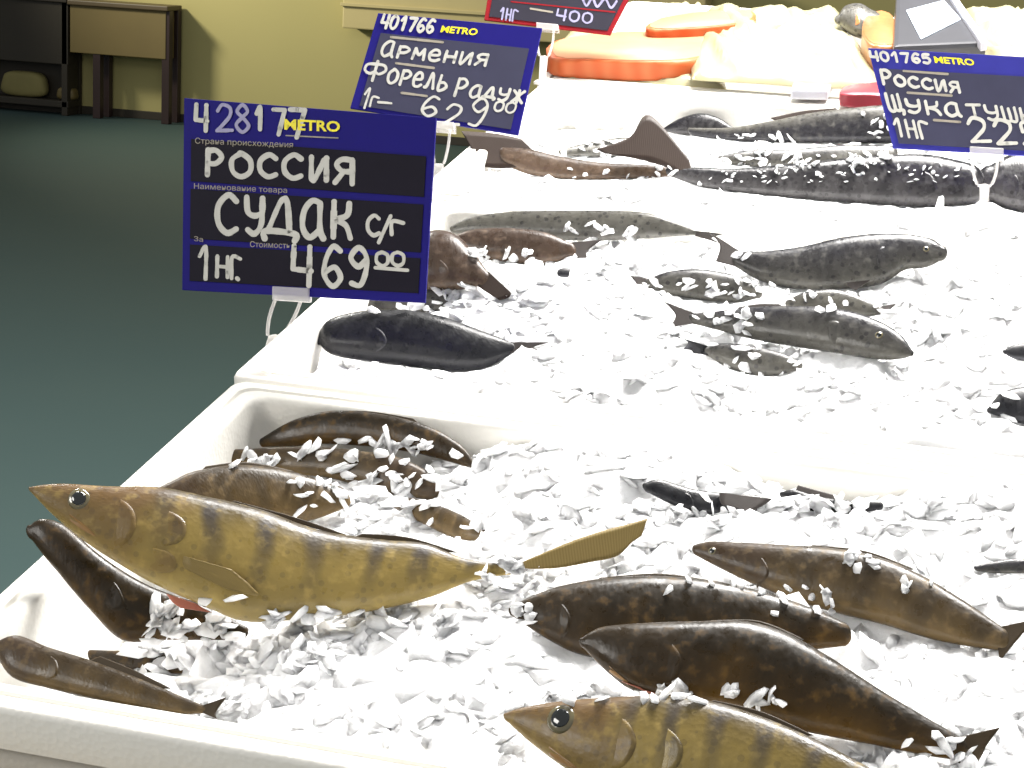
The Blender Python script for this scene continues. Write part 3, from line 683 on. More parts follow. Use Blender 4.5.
# chips lying over the fish of the nearest box
for a in [(215, 452, 330, 466, 26, .005, .009), (300, 440, 440, 452, 26, .005, .01), (330, 455, 470, 500, 46, .005, .011), (345, 490, 410, 535, 20, .006, .013), (400, 500, 480, 530, 14, .005, .010), (280, 480, 345, 515, 12, .004, .009),
          (478, 560, 540, 590, 40, .005, .009), (512, 558, 538, 577, 16, .004, .008), (500, 595, 530, 625, 12, .004, .007), (640, 580, 820, 592, 10, .003, .006), (760, 590, 850, 615, 12, .003, .006), (845, 540, 885, 570, 16, .004, .008), (900, 575, 980, 590, 8, .003, .005),
          (130, 640, 340, 672, 70, .006, .012), (150, 600, 240, 640, 30, .006, .011), (260, 612, 460, 632, 50, .006, .012), (190, 690, 240, 712, 14, .004, .009), (620, 688, 780, 704, 22, .004, .008),
          (850, 742, 990, 768, 34, .005, .010), (700, 500, 860, 525, 50, .006, .012), (640, 510, 720, 530, 16, .005, .01), (810, 465, 860, 500, 22, .008, .018), (880, 480, 1010, 520, 40, .008, .014), (520, 690, 620, 703, 10, .005, .009)]:
    sprinkle(b1, *a)
for a in [(470, 250, 600, 270, 36, .005, .010), (440, 285, 520, 305, 20, .006, .010), (560, 225, 640, 240, 14, .005, .010), (640, 280, 780, 300, 36, .004, .008), (670, 310, 760, 340, 26, .004, .008), (700, 345, 800, 375, 20, .004, .007), (780, 292, 890, 312, 16, .004, .007), (700, 235, 760, 262, 16, .004, .008), (350, 290, 460, 312, 24, .006, .010), (960, 390, 1020, 425, 14, .005, .009)]:
    sprinkle(b2, *a)
for a in [(560, 140, 680, 160, 50, .005, .009), (440, 150, 480, 180, 14, .007, .012), (700, 150, 890, 165, 50, .004, .008), (860, 110, 930, 140, 26, .004, .008), (560, 168, 680, 182, 16, .004, .008), (700, 164, 980, 184, 80, .002, .0045), (690, 135, 800, 150, 20, .005, .009)]:
    sprinkle(b3, *a)
for b in beds:
    cv, cf = chips(b['pos'], b['size'])
    n0 = len(b['V']); V = [Vector(v) for v in b['V']] + [Vector(v) for v in cv]; Fs = [list(f) for f in b['Fs']] + [[int(i) + n0 for i in f] for f in cf]
    o = single(b['name'], (V, Fs), 'ice', b['label'], 'ice', None, smooth=False, kind='stuff', origin=(.4, sum(v[1] for v in b['V']) / len(b['V']), -BH + .03))
    nb = len(b['Fs']); sm = [i < nb or ((i - nb) // 20) % 5 < 4 for i in range(len(Fs))]; o.data.polygons.foreach_set('use_smooth', sm)

# ------------------------------------------------------------------ price signs
G_ = {  # hand lettering: strokes in a unit cell, y down
 '0': [[(.5, 0), (.12, .2), (.1, .75), (.5, 1), (.88, .75), (.88, .2), (.5, 0), (.4, .02)]],
 '1': [[(.2, .3), (.62, 0), (.62, 1)]],
 '2': [[(.08, .25), (.35, 0), (.8, .1), (.8, .4), (.4, .75), (.05, 1)], [(.05, 1), (.95, .94)]],
 '4': [[(.12, 0), (.08, .6)], [(.08, .6), (.92, .62)], [(.85, 0), (.82, 1)]],
 '5': [[(.85, .02), (.2, .05), (.15, .42)], [(.15, .42), (.6, .38), (.9, .65), (.6, .98), (.1, .92)]],
 '6': [[(.85, .1), (.5, 0), (.15, .35), (.1, .75), (.5, 1), (.88, .78), (.6, .52), (.15, .65)]],
 '7': [[(.05, .05), (.9, .03)], [(.9, .03), (.45, 1)]],
 '8': [[(.5, .45), (.15, .25), (.5, 0), (.82, .22), (.5, .45), (.1, .75), (.5, 1), (.9, .75), (.5, .45)]],
 '9': [[(.85, .3), (.5, .5), (.15, .28), (.5, 0), (.85, .2), (.85, .6), (.6, .98), (.2, .95)]],
 'Р': [[(.15, 0), (.12, 1)], [(.15, .04), (.6, 0), (.92, .25), (.6, .52), (.15, .54)]],
 'О': [[(.5, 0), (.08, .3), (.12, .8), (.5, 1), (.9, .75), (.9, .28), (.5, 0), (.4, .03)]],
 'С': [[(.9, .15), (.55, 0), (.12, .3), (.12, .75), (.5, 1), (.9, .88)]],
 'И': [[(.1, 0), (.12, .95), (.3, .95), (.75, .1)], [(.88, 0), (.88, 1)]],
 'Я': [[(.88, 0), (.88, 1)], [(.85, .02), (.4, .02), (.15, .25), (.4, .5), (.85, .5)], [(.5, .5), (.08, 1)]],
 'У': [[(.08, 0), (.15, .4), (.5, .5), (.85, .42)], [(.9, 0), (.85, .7), (.5, 1), (.15, .9)]],
 'Д': [[(.1, .82), (.5, .1), (.7, .1), (.78, .82)], [(0, 1), (.02, .82), (.95, .84), (.95, 1)]],
 'А': [[(.85, .05), (.5, 0), (.15, .3), (.1, .75), (.4, 1), (.8, .8)], [(.85, .05), (.85, .75), (1, 1)]],
 'К': [[(.12, 0), (.1, 1)], [(.85, .02), (.75, .35), (.15, .52)], [(.2, .5), (.7, .65), (.92, 1)]],
 'М': [[(.05, 1), (.15, .05)], [(.15, .05), (.5, .6), (.85, .05)], [(.85, .05), (.95, 1)]],
 'Е': [[(.1, .5), (.8, .45), (.75, .1), (.4, .02), (.1, .4), (.2, .9), (.6, 1), (.92, .85)]],
 'Н': [[(.12, 0), (.1, 1)], [(.88, 0), (.88, 1)], [(.1, .5), (.88, .5)]],
 'Ф': [[(.5, 0), (.5, 1)], [(.5, .15), (.1, .2), (.05, .5), (.3, .65), (.5, .55), (.7, .65), (.95, .45), (.85, .2), (.5, .15)]],
 'Л': [[(.05, .95), (.25, .85), (.45, .05), (.6, .05), (.9, 1)]],
 'Ь': [[(.15, 0), (.15, 1), (.6, 1), (.9, .75), (.6, .5), (.18, .52)]],
 'Ж': [[(.5, 0), (.5, 1)], [(.05, .05), (.45, .5), (.05, 1)], [(.95, .05), (.55, .5), (.95, 1)]],
 'Щ': [[(.05, 0), (.1, .9), (.45, .95), (.45, .1)], [(.45, .9), (.8, .92), (.82, 0)], [(.8, .92), (.98, .95), (.96, 1.15)]],
 'Т': [[(.02, .04), (.98, 0)], [(.5, .02), (.48, 1)]],
 'Ш': [[(.05, 0), (.08, .95)], [(.08, .95), (.5, .95), (.5, .1)], [(.5, .95), (.92, .95), (.95, 0)]],
 'Г': [[(.12, 1), (.15, .05), (.9, .1)]],
 '/': [[(.9, 0), (.1, 1)]], '.': [[(.4, .92), (.6, 1)]], '_': [[(0, .5), (1, .5)]],
}
class Sign:
    def __init__(s, name, label, corners, base, tiltdeg, board, th=.003, yaw=0):
        s.base = base; e = math.radians(tiltdeg); yw = math.radians(yaw)
        s.n = Vector((math.sin(yw) * math.cos(e), -math.cos(yw) * math.cos(e), math.sin(e))); s.c = corners
        s.t = Thing(name, label, 'price sign', base, 'blue and red handwritten price signs')
        s.pts = [s.pl(x, y) for x, y in corners]
        s.board = s.t.part('board', slab(s.pts, s.n, th, .0006), board, smooth=False)
    def pl(s, x, y, off=0.0): return onplane(x, y, s.base + s.n * off, s.n)
    def bil(s, u, v):
        a, b, c, d = [Vector(q) for q in s.c]
        return (a.lerp(b, u)).lerp(d.lerp(c, u), v)
    def panel(s, name, u0, v0, u1, v1, mat, off):
        q = [s.bil(u0, v0), s.bil(u1, v0), s.bil(u1, v1), s.bil(u0, v1)]
        P = [s.pl(p.x, p.y, off) for p in q]
        s.t.part(name, slab(P, s.n, off * .9, .0001), mat, smooth=False, parent=s.board)
    def ribbons(s, name, strokes, w, mat, off=.0011, label=None):
        """strokes: lists of px points; w: width in px"""
        V, Fs = [], []
        for st in strokes:
            P = catmull([(x, y, 0) for x, y in st], max(8, 6 * len(st))) if len(st) > 2 else catmull([(x, y, 0) for x, y in st], 5)
            for k, p in enumerate(P):
                b = len(V); K = 10
                ww = w * (.9 + .2 * noise.noise(Vector((p.x * .13, p.y * .13, w))))
                for i in range(K):
                    a = 2 * PI * i / K; V.append(s.pl(p.x + ww / 2 * math.cos(a), p.y + ww / 2 * math.sin(a), off + .00002 * (len(Fs) % 7)))
                Fs.append([b + i for i in range(K)])
                if k:
                    q = P[k - 1]; d = (p - q)
                    if d.length > 1e-6:
                        nn = Vector((-d.y, d.x, 0)).normalized() * ww / 2; b = len(V)
                        for z in (q + nn, p + nn, p - nn, q - nn): V.append(s.pl(z.x, z.y, off))
                        Fs.append((b, b + 1, b + 2, b + 3))
        o = s.t.part(name, (V, Fs), mat, label=label, smooth=False, parent=s.board)
        return o
    def word(s, spec):
        """[(char, x0, y0, x1, y1)] -> strokes in px; shear follows the sign's own edges"""
        out = []
        a, b, c, d = [Vector(q) for q in s.c]; ex = (b - a).normalized(); ey = (d - a).normalized()
        for ch, x0, y0, x1, y1 in spec:
            o = Vector((x0, y0)); W = x1 - x0; H = y1 - y0
            sk = ex.y / ex.x; sy = ey.x / ey.y
            for st in G_[ch]:
                out.append([(x0 + u * W + sy * (v - .5) * H, y0 + v * H + sk * (u - .5) * W) for u, v in st])
        return out
    def line(s, text, x0, y0, x1, y1, hgt=None, low=0.0):
        """text run from (x0,y0) to (x1,y1): equal cells; y is the cell's top"""
        n = len(text); out = []
        for i, ch in enumerate(text):
            if ch == ' ': continue
            xa = x0 + (x1 - x0) * i / n; ya = y0 + (y1 - y0) * i / n
            lo = hgt * low if i else 0
            out += s.word([(ch, xa, ya + lo, xa + (x1 - x0) / n * .8, ya + hgt)])
        return out
    def print_(s, name, text, x0, y0, x1, y1, hgt, mat, off=.0012, bold=0.0):
        """printed text with the built-in font, laid on the board from px (x0,y0) baseline to (x1,y1)"""
        cu = bpy.data.curves.new('t', 'FONT'); cu.body = text; cu.size = 1; cu.offset = bold; cu.resolution_u = 3
        ob = bpy.data.objects.new('t', cu); COL.objects.link(ob); bpy.context.view_layer.update()
        me = bpy.data.meshes.new_from_object(ob.evaluated_get(bpy.context.evaluated_depsgraph_get()))
        xs = [v.co.x for v in me.vertices]; ys = [v.co.y for v in me.vertices]; lo, hi = min(xs), max(xs); yl, yh = min(ys), max(ys)
        a, b, c, d = [Vector(q) for q in s.c]; upv = (a - d).normalized()
        V = []
        for v in me.vertices:
            u = (v.co.x - lo) / (hi - lo); w = (v.co.y - yl) / (yh - yl) * hgt
            x = x0 + (x1 - x0) * u + upv.x * w; y = y0 + (y1 - y0) * u + upv.y * w; V.append(s.pl(x, y, off))
        Fs = [list(p.vertices) for p in me.polygons]
        bpy.data.objects.remove(ob); bpy.data.curves.remove(cu); bpy.data.meshes.remove(me)
        s.t.part(name, (V, Fs), mat, smooth=False, parent=s.board)
    def holder(s, x, ytop, foot, wid=24, hgt=13):
        """clear clip gripping the lower edge, a U loop and a stem down to a foot (3D point)"""
        P = [s.pl(x + dx, y, .004) for dx, y in ((-wid * .45, ytop), (wid * .55, ytop + 2), (wid * .55, ytop + hgt + 2), (-wid * .45, ytop + hgt))]
        k = s.t.part('clip', slab(P, s.n, .010, .0012), 'clear', smooth=False)
        mm = (s.pl(x + 1, ytop) - s.pl(x, ytop)).length
        top = s.pl(x, ytop + hgt); top2 = top.lerp(foot, .5)
        side = (s.pl(x + 10, ytop) - s.pl(x - 10, ytop)).normalized()
        w = wid * .36 * mm
        s.t.part('loop', tube(catmull([top - side * w, top.lerp(top2, .5) - side * w * .95, top2 - side * w * .55, top2, top2 + side * w * .55, top.lerp(top2, .5) + side * w * .95, top + side * w], 30), .0016), 'clear')
        st = [(top2 - side * .005), (top2 + side * .005), (foot + side * .004), (foot - side * .004)]
        s.t.part('stem', slab([Vector(p) + s.n * .002 for p in st], s.n, .004, .0008), 'clear', smooth=False)
        n2 = Vector((0, 0, 1))
        s.t.part('foot', slab([foot + Vector((dx, dy, .004)) for dx, dy in ((-.009, -.006), (.009, -.006), (.009, .006), (-.009, .006))], n2, .0038, .001), 'clear', smooth=False)
def mp(sc, ox, oy, L): return [(c, ox + a / sc, oy + b / sc, ox + d / sc, oy + e / sc) for c, a, b, d, e in L]

s1 = Sign('price_sign', 'big dark blue price sign reading РОССИЯ СУДАК 469, clipped to the rim behind the zander', [(184, 98), (436, 118), (425, 303), (182, 290)], up(262, 372, .0), 24, 'blue')
s1.panel('writing_panel', .03, .21, .97, .43, 'navy', .0008); s1.panel('writing_panel', .03, .47, .97, .73, 'navy', .0008); s1.panel('writing_panel', .03, .76, .97, .95, 'navy', .0008)
T1 = lambda L: s1.word(mp(3.413, 160, 80, L))
s1.ribbons('handwriting', T1([('4', 118, 85, 165, 172)]), 5, 'marker')
s1.ribbons('handwriting', T1([('1', 325, 92, 352, 168), ('7', 385, 98, 430, 186), ('7', 440, 98, 500, 196)]), 5, 'marker')
s1.ribbons('handwriting', T1([('2', 192, 85, 250, 175), ('8', 255, 85, 308, 178)]), 4, 'faint', label='faded numerals')
s1.ribbons('handwriting', T1([('Р', 155, 240, 215, 325), ('О', 240, 250, 315, 330), ('С', 335, 255, 402, 330), ('С', 418, 255, 488, 335), ('И', 510, 265, 576, 340), ('Я', 592, 270, 665, 352)]), 6, 'marker')
s1.ribbons('handwriting', T1([('С', 190, 392, 268, 522), ('У', 290, 402, 356, 525), ('Д', 358, 400, 466, 545), ('А', 480, 412, 558, 538), ('К', 585, 418, 656, 538)]), 6.5, 'marker')
s1.ribbons('handwriting', T1([('С', 705, 462, 752, 530), ('/', 742, 462, 792, 556), ('Г', 785, 482, 835, 528)]), 4.5, 'marker')
s1.ribbons('handwriting', T1([('1', 125, 570, 175, 678), ('Н', 190, 602, 236, 672), ('Г', 240, 602, 278, 678), ('.', 255, 640, 275, 680)]), 4.5, 'marker')
s1.ribbons('handwriting', T1([('4', 448, 568, 522, 700), ('6', 555, 568, 625, 704), ('9', 640, 572, 714, 702)]), 6, 'marker')
s1.ribbons('handwriting', T1([('0', 735, 588, 782, 634), ('0', 788, 588, 836, 634), ('_', 735, 638, 845, 652)]), 4, 'marker')
s1.print_('logo_print', 'METRO', 160 + 424 / 3.413, 80 + 170 / 3.413, 160 + 614 / 3.413, 80 + 178 / 3.413, 11, 'yellow', bold=.03)
s1.print_('printed_caption', 'Страна происхождения', 195, 80 + 222 / 3.413, 293, 80 + 236 / 3.413, 7.5, 'caption')
s1.print_('printed_caption', 'Наименование товара', 194, 80 + 376 / 3.413, 287, 80 + 391 / 3.413, 7, 'caption')
s1.print_('printed_caption', 'За', 194, 241, 203, 242, 5, 'caption'); s1.print_('printed_caption', 'Стоимость', 250, 247, 290, 248.5, 6, 'caption')
s1.ribbons('ruled_line', [[(286, 135.5), (338, 138)]], 1.4, 'caption')
s1.holder(288, 286, up(262, 372, 0), 36, 14)

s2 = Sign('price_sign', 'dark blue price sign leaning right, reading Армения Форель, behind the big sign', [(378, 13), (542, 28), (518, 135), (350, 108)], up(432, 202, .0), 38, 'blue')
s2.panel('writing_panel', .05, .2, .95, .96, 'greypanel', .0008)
T2 = lambda L: s2.word(mp(3.103, 330, 0, L))
q2 = lambda x, y: (330 + x / 3.103, y / 3.103)
s2.ribbons('handwriting', s2.line('401766', *q2(160, 46), *q2(330, 64), hgt=13), 3.2, 'marker')
s2.ribbons('handwriting', s2.line('АРМЕНИЯ', *q2(160, 128), *q2(500, 160), hgt=15, low=.28), 3.2, 'marker')
s2.ribbons('handwriting', T2([('Ф', 105, 190, 175, 250)]) + s2.line('ОРЕЛЬ', *q2(180, 215), *q2(375, 240), hgt=14) + s2.line('РАДУЖ', *q2(390, 245), *q2(610, 270), hgt=17, low=.3), 3.2, 'marker')
s2.ribbons('handwriting', T2([('1', 100, 275, 125, 335), ('Г', 125, 300, 150, 330), ('_', 150, 312, 190, 325)]), 2.6, 'marker')
s2.ribbons('handwriting', T2([('6', 285, 300, 340, 360), ('2', 355, 325, 410, 388), ('9', 430, 305, 490, 390)]), 3, 'marker')
s2.ribbons('handwriting', T2([('0', 510, 315, 540, 345), ('0', 545, 318, 578, 350)]), 2.4, 'marker')
for q_ in [[q2(190, 115), q2(350, 131)], [q2(205, 196), q2(322, 211)], [q2(222, 288), q2(300, 298)]]: s2.ribbons('ruled_line', [q_], 2.6, 'caption')
s2.print_('logo_print', 'METRO', *q2(342, 100), *q2(455, 110), 7, 'yellow', bold=.03)
s2.holder(442, 120, up(436, 200, 0), 22, 9)

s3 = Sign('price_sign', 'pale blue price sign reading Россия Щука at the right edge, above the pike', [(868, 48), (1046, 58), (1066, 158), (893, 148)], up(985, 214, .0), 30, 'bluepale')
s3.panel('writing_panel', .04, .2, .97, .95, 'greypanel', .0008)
q3 = lambda x, y: (820 + x / 5.02, y / 5.02)
s3.ribbons('handwriting', s3.line('401765', *q3(250, 258), *q3(565, 275), hgt=9), 3, 'marker')
s3.ribbons('handwriting', s3.line('РОССИЯ', *q3(305, 352), *q3(715, 400), hgt=14, low=.28), 3.4, 'marker')
s3.ribbons('handwriting', s3.line('ЩУКА', *q3(335, 472), *q3(720, 505), hgt=17, low=.25), 3.6, 'marker')
s3.ribbons('handwriting', s3.line('ТУШКА', *q3(740, 525), *q3(1180, 560), hgt=14), 3.2, 'marker')
s3.ribbons('handwriting', s3.line('1НГ', 893, 119, 932, 123, hgt=17), 3, 'marker')
s3.ribbons('handwriting', s3.line('225', 968, 118, 1046, 124, hgt=24), 4, 'marker')
for q_ in [[q3(420, 356), q3(640, 372)], [q3(440, 465), q3(660, 480)], [(934, 120), (960, 122)]]: s3.ribbons('ruled_line', [q_], 2.6, 'caption')
s3.print_('logo_print', 'METRO', *q3(578, 316), *q3(778, 330), 7, 'yellow', bold=.03)
s3.holder(985, 146, up(984, 212, 0), 34, 12)

s4 = Sign('price_sign', 'dark price sign with a red border at the top of the photo, beyond the others', [(497, -62), (649, -40), (610, 35), (484, 20)], up(543, 84, .0), 34, 'red')
s4.panel('writing_panel', .035, .05, .965, .95, 'redpanel', .0008)
q4 = lambda x, y: (480 + x / 5.12, y / 5.12)
s4.ribbons('handwriting', s4.line('1НГ', *q4(100, 42), *q4(200, 56), hgt=11), 2, 'faint')
s4.ribbons('handwriting', s4.line('400', *q4(390, 50), *q4(590, 74), hgt=10), 2.2, 'faint')
s4.ribbons('handwriting', [[q4(520, -20), q4(545, 30), q4(575, -10), q4(600, 34), q4(640, -6), q4(670, 40), q4(700, 6)]], 2.4, 'faint')
s4.ribbons('ruled_line', [[q4(260, 44), q4(370, 62)]], 2.2, 'caption')
s4.ribbons('ruled_line', [[q4(160, 8), q4(690, 62)]], 1.6, 'red')
s4.holder(546, 22, up(542, 84, 0), 22, 7)

# ------------------------------------------------------------------ furthest box: fillets, film, packs
def fillet(name, label, top, th, z, mat_side, mat_top, cat='fillet', bev=.006):
    P = [up(x, y, z) for x, y in top]; P = catmull(P, 28, closed=True); n = Vector((0, 0, 1))
    c = sum(P, Vector()) / len(P)
    t_ = Thing(name, label, cat, (c.x, c.y, z - th))
    t_.part('flesh', slab(P, n, th, bev), mat_side, smooth=True)
    Q = [c + (p - c) * .93 + n * .0008 for p in P]
    t_.part('cut_face', slab(Q, n, .003, .0006), mat_top, smooth=True, label='paler cut face')
fillet('salmon_fillet', 'thick pale orange salmon fillet at the left front of the furthest box', [(548, 44), (570, 36), (620, 32), (670, 33), (718, 38), (716, 52), (690, 60), (640, 62), (590, 60), (552, 58)], .024, .024, 'salmon', 'salmontop')
fillet('salmon_fillet', 'second narrower salmon fillet behind the thick one, beside crumpled film', [(655, 20), (700, 12), (750, 10), (752, 20), (712, 27), (650, 29)], .018, .036, 'salmon', 'salmontop')
fillet('smoked_fish_piece', 'brown orange fish piece left of the dark tray in the furthest box', [(862, 30), (868, 14), (884, 10), (896, 22), (896, 44), (880, 46), (868, 42)], .04, .05, 'brownfish', 'brownfish', 'fish piece')
Fs_ = Fish('smoked_fish', 'grey headed fish end lying on film behind the right price sign', 'fish', [(838, 16), (846, 8), (860, 6), (872, 12)], [(840, 24), (850, 32), (862, 36), (874, 34)], .04, .04, 'trout', None, elev=60, k=.5, vr=(.2, 1))
Fs_.plaque('gill_cover', [(848, 14), (858, 14), (860, 24), (850, 26)], .0015, 'brownfish')
def film(name, label, outline, z, amp, seed, mat='film', group='crumpled plastic film over the furthest box', freq=16):
    x0 = min(p[0] for p in outline); P = [up(x, y, z) for x, y in outline]
    a, b, c, d = P; NX, NY = 46, 34; top = []
    for j in range(NY):
        for i in range(NX):
            u, v = i / (NX - 1), j / (NY - 1); p = a.lerp(b, u).lerp(d.lerp(c, u), v)
            e = min(u, 1 - u, v, 1 - v); q = Vector(((p.x + .5 * p.y) * freq + seed, (p.y - .4 * p.x) * freq * .35 + seed * 2, seed))
            r = 1 - 2 * abs(noise.noise(q)); r2 = 1 - 2 * abs(noise.noise(q * 2.3))
            p = p + Vector((.012 * noise.noise(q * .8 + Vector((5, 0, 0))), .012 * noise.noise(q * .8 + Vector((0, 9, 0))), amp * (.8 * r ** 3 * (1 if r > 0 else 0) + .45 * r2 * abs(r2)) * min(1, e * 6) + min(0, (e - .06) * .15)))
            top.append(p)
    N = len(top); V = top + [p - Vector((0, 0, .0008)) for p in top]; Fs = []
    for j in range(NY - 1):
        for i in range(NX - 1):
            a_, b_, c_, d_ = j * NX + i, j * NX + i + 1, (j + 1) * NX + i + 1, (j + 1) * NX + i
            Fs += [(a_, b_, c_, d_), (N + d_, N + c_, N + b_, N + a_)]
    rim = list(range(NX)) + [j * NX + NX - 1 for j in range(1, NY)] + [(NY - 1) * NX + i for i in range(NX - 2, -1, -1)] + [j * NX for j in range(NY - 2, 0, -1)]
    for i in range(len(rim)): Fs.append((rim[i], N + rim[i], N + rim[(i + 1) % len(rim)], rim[(i + 1) % len(rim)]))
    single(name, (V, Fs), mat, label, 'plastic film', group, smooth=True)
film('plastic_film', 'crumpled yellowish white film in the middle of the furthest box', [(700, 7), (838, 8), (884, 84), (690, 72)], .022, .020, 3, freq=15)
film('plastic_film', 'crumpled white film at the right of the furthest box, behind the right sign', [(962, 4), (1080, 7), (1090, 92), (988, 60)], .012, .018, 11, freq=15)
film('plastic_film', 'white film lining the front left of the furthest box', [(556, 56), (720, 52), (730, 84), (548, 78)], .0, .014, 31)
film('plastic_film', 'white film lining the back left corner of the furthest box', [(575, 10), (720, 8), (700, 36), (560, 40)], -.03, .016, 41)
# dark tray with a label
P = [up(x, y, .058) for x, y in ((896, -6), (954, -4), (987, 42), (893, 46))]
c = sum(P, Vector()) / 4; tr = Thing('food_tray', 'dark plastic tray with a tilted grey blue label behind the right price sign', 'tray', (c.x, c.y, .012))
tr.part('tray', slab(P, Vector((0, 0, 1)), .045, .006), 'tray', smooth=False)
Q = [up(x, y, .0595) for x, y in ((906, 10), (944, 0), (961, 19), (921, 39))]
tr.part('label', slab(Q, Vector((0, 0, 1)), .0012, .0003), 'label', smooth=False, label='grey blue paper label')
R_ = [up(x, y, .064) for x, y in ((950, -4), (957, -4), (988, 41), (981, 42))]
tr.part('rim', slab(R_, Vector((0, 0, 1)), .012, .002), 'silver', smooth=False, label='pale rim')
P = [up(x, y, .016) for x, y in ((794, 79), (834, 80), (828, 91), (791, 90))]; c = sum(P, Vector()) / 4
single('sachet', slab(P, Vector((0, 0, 1)), .012, .003), 'silver', 'small silver sachet lying on the front rim of the furthest box', 'sachet')
P = catmull([up(x, y, .02) for x, y in ((840, 93), (850, 84), (872, 82), (900, 84), (898, 95), (868, 95))], 20, closed=True)
single('wrapped_piece', slab(P, Vector((0, 0, 1)), .016, .003), 'redpack', 'dark red wrapped piece beside the right price sign on the far rim', 'package', smooth=True)

# ------------------------------------------------------------------ counter under the boxes
ct = Thing('fish_counter', 'sloping steel fish counter with a tan front rail, carrying the four foam boxes', 'counter', (.4, .5, -.9))
ct.part('counter_top', box(-.03, -.52, -.195, .86, 1.53, -BH - .0005, .003), 'steel', smooth=False)
ct.part('front_rail', box(-.002, -.530, -.195, .86, -.5035, -.036, .004), 'tan', smooth=False, label='tan front rail')
ct.part('back_rail', box(-.045, 1.502, -.195, .86, 1.53, -.012, .004), 'maroon', smooth=False, label='dark red back rail')
def leg_vf(x, y):                                # plumb legs from the sloping top to the floor
    P = TILT @ Vector((x, y, -.196)); 
    vs, fs = box(P.x - .02, P.y - .02, 0.0, P.x + .02, P.y + .02, P.z + .004, .003)
    return [TINV @ Vector(v) for v in vs], fs
for x, y in ((.05, -.45), (.80, -.45), (.05, 1.45), (.80, 1.45)): ct.part('leg', leg_vf(x, y), 'steel', smooth=False)

# ------------------------------------------------------------------ the room behind
wl = wfloor(182, 122); nwall = Vector((.02, -1, 0)).normalized()
YW = wl.y
def wv(px, py, depth=0.0): return wplane(px, py, wl - Vector((0, depth, 0)), Vector((0, -1, 0)))
single('floor', box(-14, -4, -.1, 8, YW + .3, 0), 'floor', None, None, kind='structure', frame=I4, origin=(0, 5, -.1))
single('wall_back', box(-14, YW, 0, 8, YW + .2, 4.2), 'wall', None, None, kind='structure', frame=I4, origin=(0, YW, 0))
single('baseboard_back', box(-14, YW - .015, 0, 8, YW - .001, .05, .003), 'benchdark', None, None, kind='structure', frame=I4, origin=(0, YW - .02, 0))
# work bench against the wall
DB = .2
fr = lambda x, y: wv(x, y, DB)
zt = fr(165, 6).z; xr = fr(166, 8).x; xm = fr(70, 8).x; xl = fr(-30, 8).x; zap = fr(120, 56).z
yb = YW - DB
bn = Thing('work_table', 'olive brown work table with a deep apron standing against the far wall', 'table', (xr - .5, YW - .3, 0), frame=I4)
bn.part('table_top', box(xm - .01, yb - .02, zt - .03, xr + .02, YW - .02, zt, .006), 'benchtop', smooth=False)
bn.part('apron', box(xm, yb, zap, xr, yb + .03, zt - .03, .004), 'benchpanel', smooth=False)
xq = fr(96, 60).x; xe = fr(165, 60).x
for xx, yy in ((xq, yb + .03), (xe, yb + .03), (xq, YW - .05), (xe, YW - .05)):
    bn.part('leg', box(xx - .025, yy - .025, 0, xx + .025, yy + .025, zt - .03, .004), 'leg', smooth=False, label='dark metal leg')
bn.part('side_panel', box(xr - .02, yb + .02, zap, xr - .005, YW - .03, zt - .03, .003), 'benchpanel', smooth=False)
cb = Thing('shelf_unit', 'dark open shelf unit at the far left, beside the work table', 'shelf', (xl, YW - .3, 0), frame=I4)
cb.part('top', box(xl - .4, yb - .02, zt - .02, xm - .015, YW - .02, zt + .01, .005), 'benchdark', smooth=False)
cb.part('back_panel', box(xl - .4, YW - .05, 0, xm - .015, YW - .02, zt - .02), 'benchdark', smooth=False)
cb.part('fascia', box(xl - .4, yb, fr(30, 62).z, xm - .015, yb + .03, zt - .02, .004), 'benchdark', smooth=False)
cb.part('shelf', box(xl - .4, yb, .05, xm - .015, YW - .05, .09, .004), 'benchdark', smooth=False)
for xx in (xm - .04, fr(0, 20).x - .25): cb.part('upright', box(xx - .02, yb, 0, xx + .02, YW - .05, zt - .02, .004), 'benchdark', smooth=False)
def sack(name, label, x0, x1, z0, z1, y0, y1, mat, seed):
    bm = bmesh.new(); bmesh.ops.create_uvsphere(bm, u_segments=24, v_segments=16, radius=1)
    for v in bm.verts:
        c = v.co.copy(); q = [math.copysign(abs(a) ** .55, a) for a in c]; k = .04 * noise.noise(c * 2.5 + Vector((seed, 0, 0)))
        v.co = Vector(((x0 + x1) / 2 + q[0] * (x1 - x0) / 2 * (1 + k - .1 * q[2]), (y0 + y1) / 2 + q[1] * (y1 - y0) / 2 * (1 + k), (z0 + z1) / 2 + q[2] * (z1 - z0) / 2))
    single(name, from_bm(bm), mat, label, 'sack', smooth=True, frame=I4)
sack('grain_sack', 'pale slumped sack standing on the low shelf at the far left', fr(-4, 90).x, fr(40, 90).x, .092, fr(20, 72).z, yb + .035, yb + .14, 'sack', 3)
sack('small_bundle', 'small olive bundle beside the pale sack on the far low shelf', fr(52, 100).x, fr(70, 100).x, .092, fr(60, 88).z, yb + .04, yb + .13, 'benchpanel', 8)
vs, fs = [], []
t_ = Thing('white_jar', 'small white jar standing on the far shelf unit', 'jar', (fr(38, 0).x, yb + .09, zt + .011), frame=I4)
def lathe(cx, cy, prof, seg=24):
    V, Fs = [], []
    for r, z in prof:
        for k in range(seg): V.append(Vector((cx + r * math.cos(2 * PI * k / seg), cy + r * math.sin(2 * PI * k / seg), z)))
    for i in range(len(prof) - 1):
        for k in range(seg): Fs.append((i * seg + k, i * seg + (k + 1) % seg, (i + 1) * seg + (k + 1) % seg, (i + 1) * seg + k))
    Fs.append(list(range(seg))[::-1]); Fs.append([(len(prof) - 1) * seg + k for k in range(seg)]); return V, Fs
zz = zt + .011
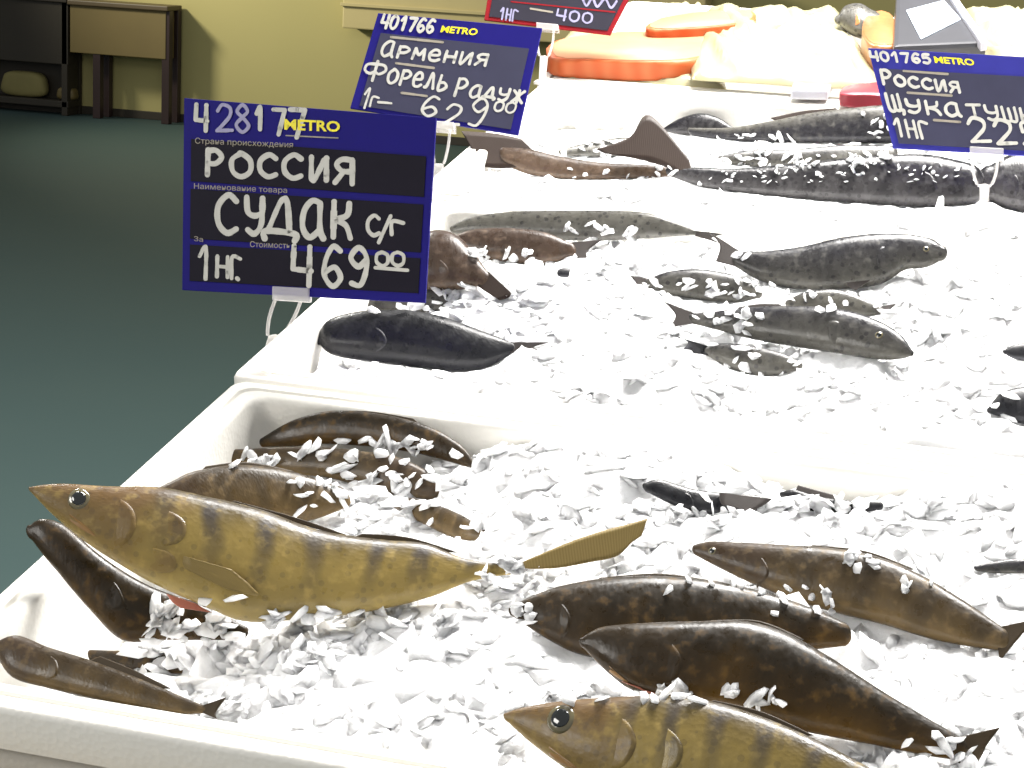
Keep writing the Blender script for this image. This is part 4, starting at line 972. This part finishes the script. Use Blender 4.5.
t_.part('body', lathe(fr(38, 0).x, yb + .09, [(.05, zz), (.06, zz + .01), (.06, zz + .1), (.045, zz + .12)]), 'label')
t_.part('lid', lathe(fr(38, 0).x, yb + .09, [(.048, zz + .1205), (.048, zz + .145), (.044, zz + .15)]), 'benchpanel')
# beige boxed duct on the wall, above and right of the table
dA = wv(342, 28, .18); dB = wv(500, 30, .18)
du = Thing('wall_duct', 'beige boxed duct running along the far wall behind the price signs', 'duct', (dA.x + .5, YW, dA.z), frame=I4)
du.part('casing', box(dA.x, YW - .18, dA.z, dB.x + 1.2, YW - .002, dA.z + .42, .008), 'duct', smooth=False)
du.part('lip', box(dA.x - .01, YW - .195, dA.z + .13, dB.x + 1.2, YW - .181, dA.z + .15, .003), 'duct', smooth=False)

# ------------------------------------------------------------------ light
def area(name, loc, target, sx, sy, power, col=(1, 1, 1), frame=None):
    l = bpy.data.lights.new(name, 'AREA'); l.shape = 'RECTANGLE'; l.size = sx; l.size_y = sy; l.energy = power; l.color = col
    o = bpy.data.objects.new(name, l); COL.objects.link(o); o.location = loc
    o.rotation_euler = (Vector(target) - Vector(loc)).to_track_quat('-Z', 'Y').to_euler(); return o
area('ceiling_or_fill_light', (.6, 1.35, 3.4), (.45, .7, 1.0), 1.8, 1.2, 255, (1, .98, .95))
area('ceiling_or_fill_light', (-2.4, -2.8, 2.9), (.45, .2, 1.0), 2.0, 1.4, 90, (1, .97, .92))  # added front fill, no lamp known there; lifts the near ice
area('counter_lamp', (.75, 1.0, 2.55), (.5, .5, 1.0), .9, .14, 38, (1, .97, .92))
area('hall_or_fill_lamp', (-6.6, YW - 1.7, 2.3), (-1.2, YW, 1.6), .5, .5, 100, (1, .95, .78)).data.spread = 1.9
area('hall_or_fill_lamp', (-2.4, 2.6, 3.5), (-1.6, 2.4, 0), 1.0, .6, 75, (1, .98, .92))  # added lamp out of view, brightens the floor left of the counter
w = bpy.data.worlds.new('world'); S.world = w; w.use_nodes = True
bg = w.node_tree.nodes['Background']; bg.inputs[0].default_value = (.95, .98, 1.0, 1); bg.inputs[1].default_value = .38
S.view_settings.view_transform = 'Standard'; S.view_settings.look = 'None'; S.view_settings.gamma = 1; S.view_settings.use_curve_mapping = False
S.view_settings.exposure = 0.18
S.cycles.max_bounces = 8; S.cycles.transparent_max_bounces = 12
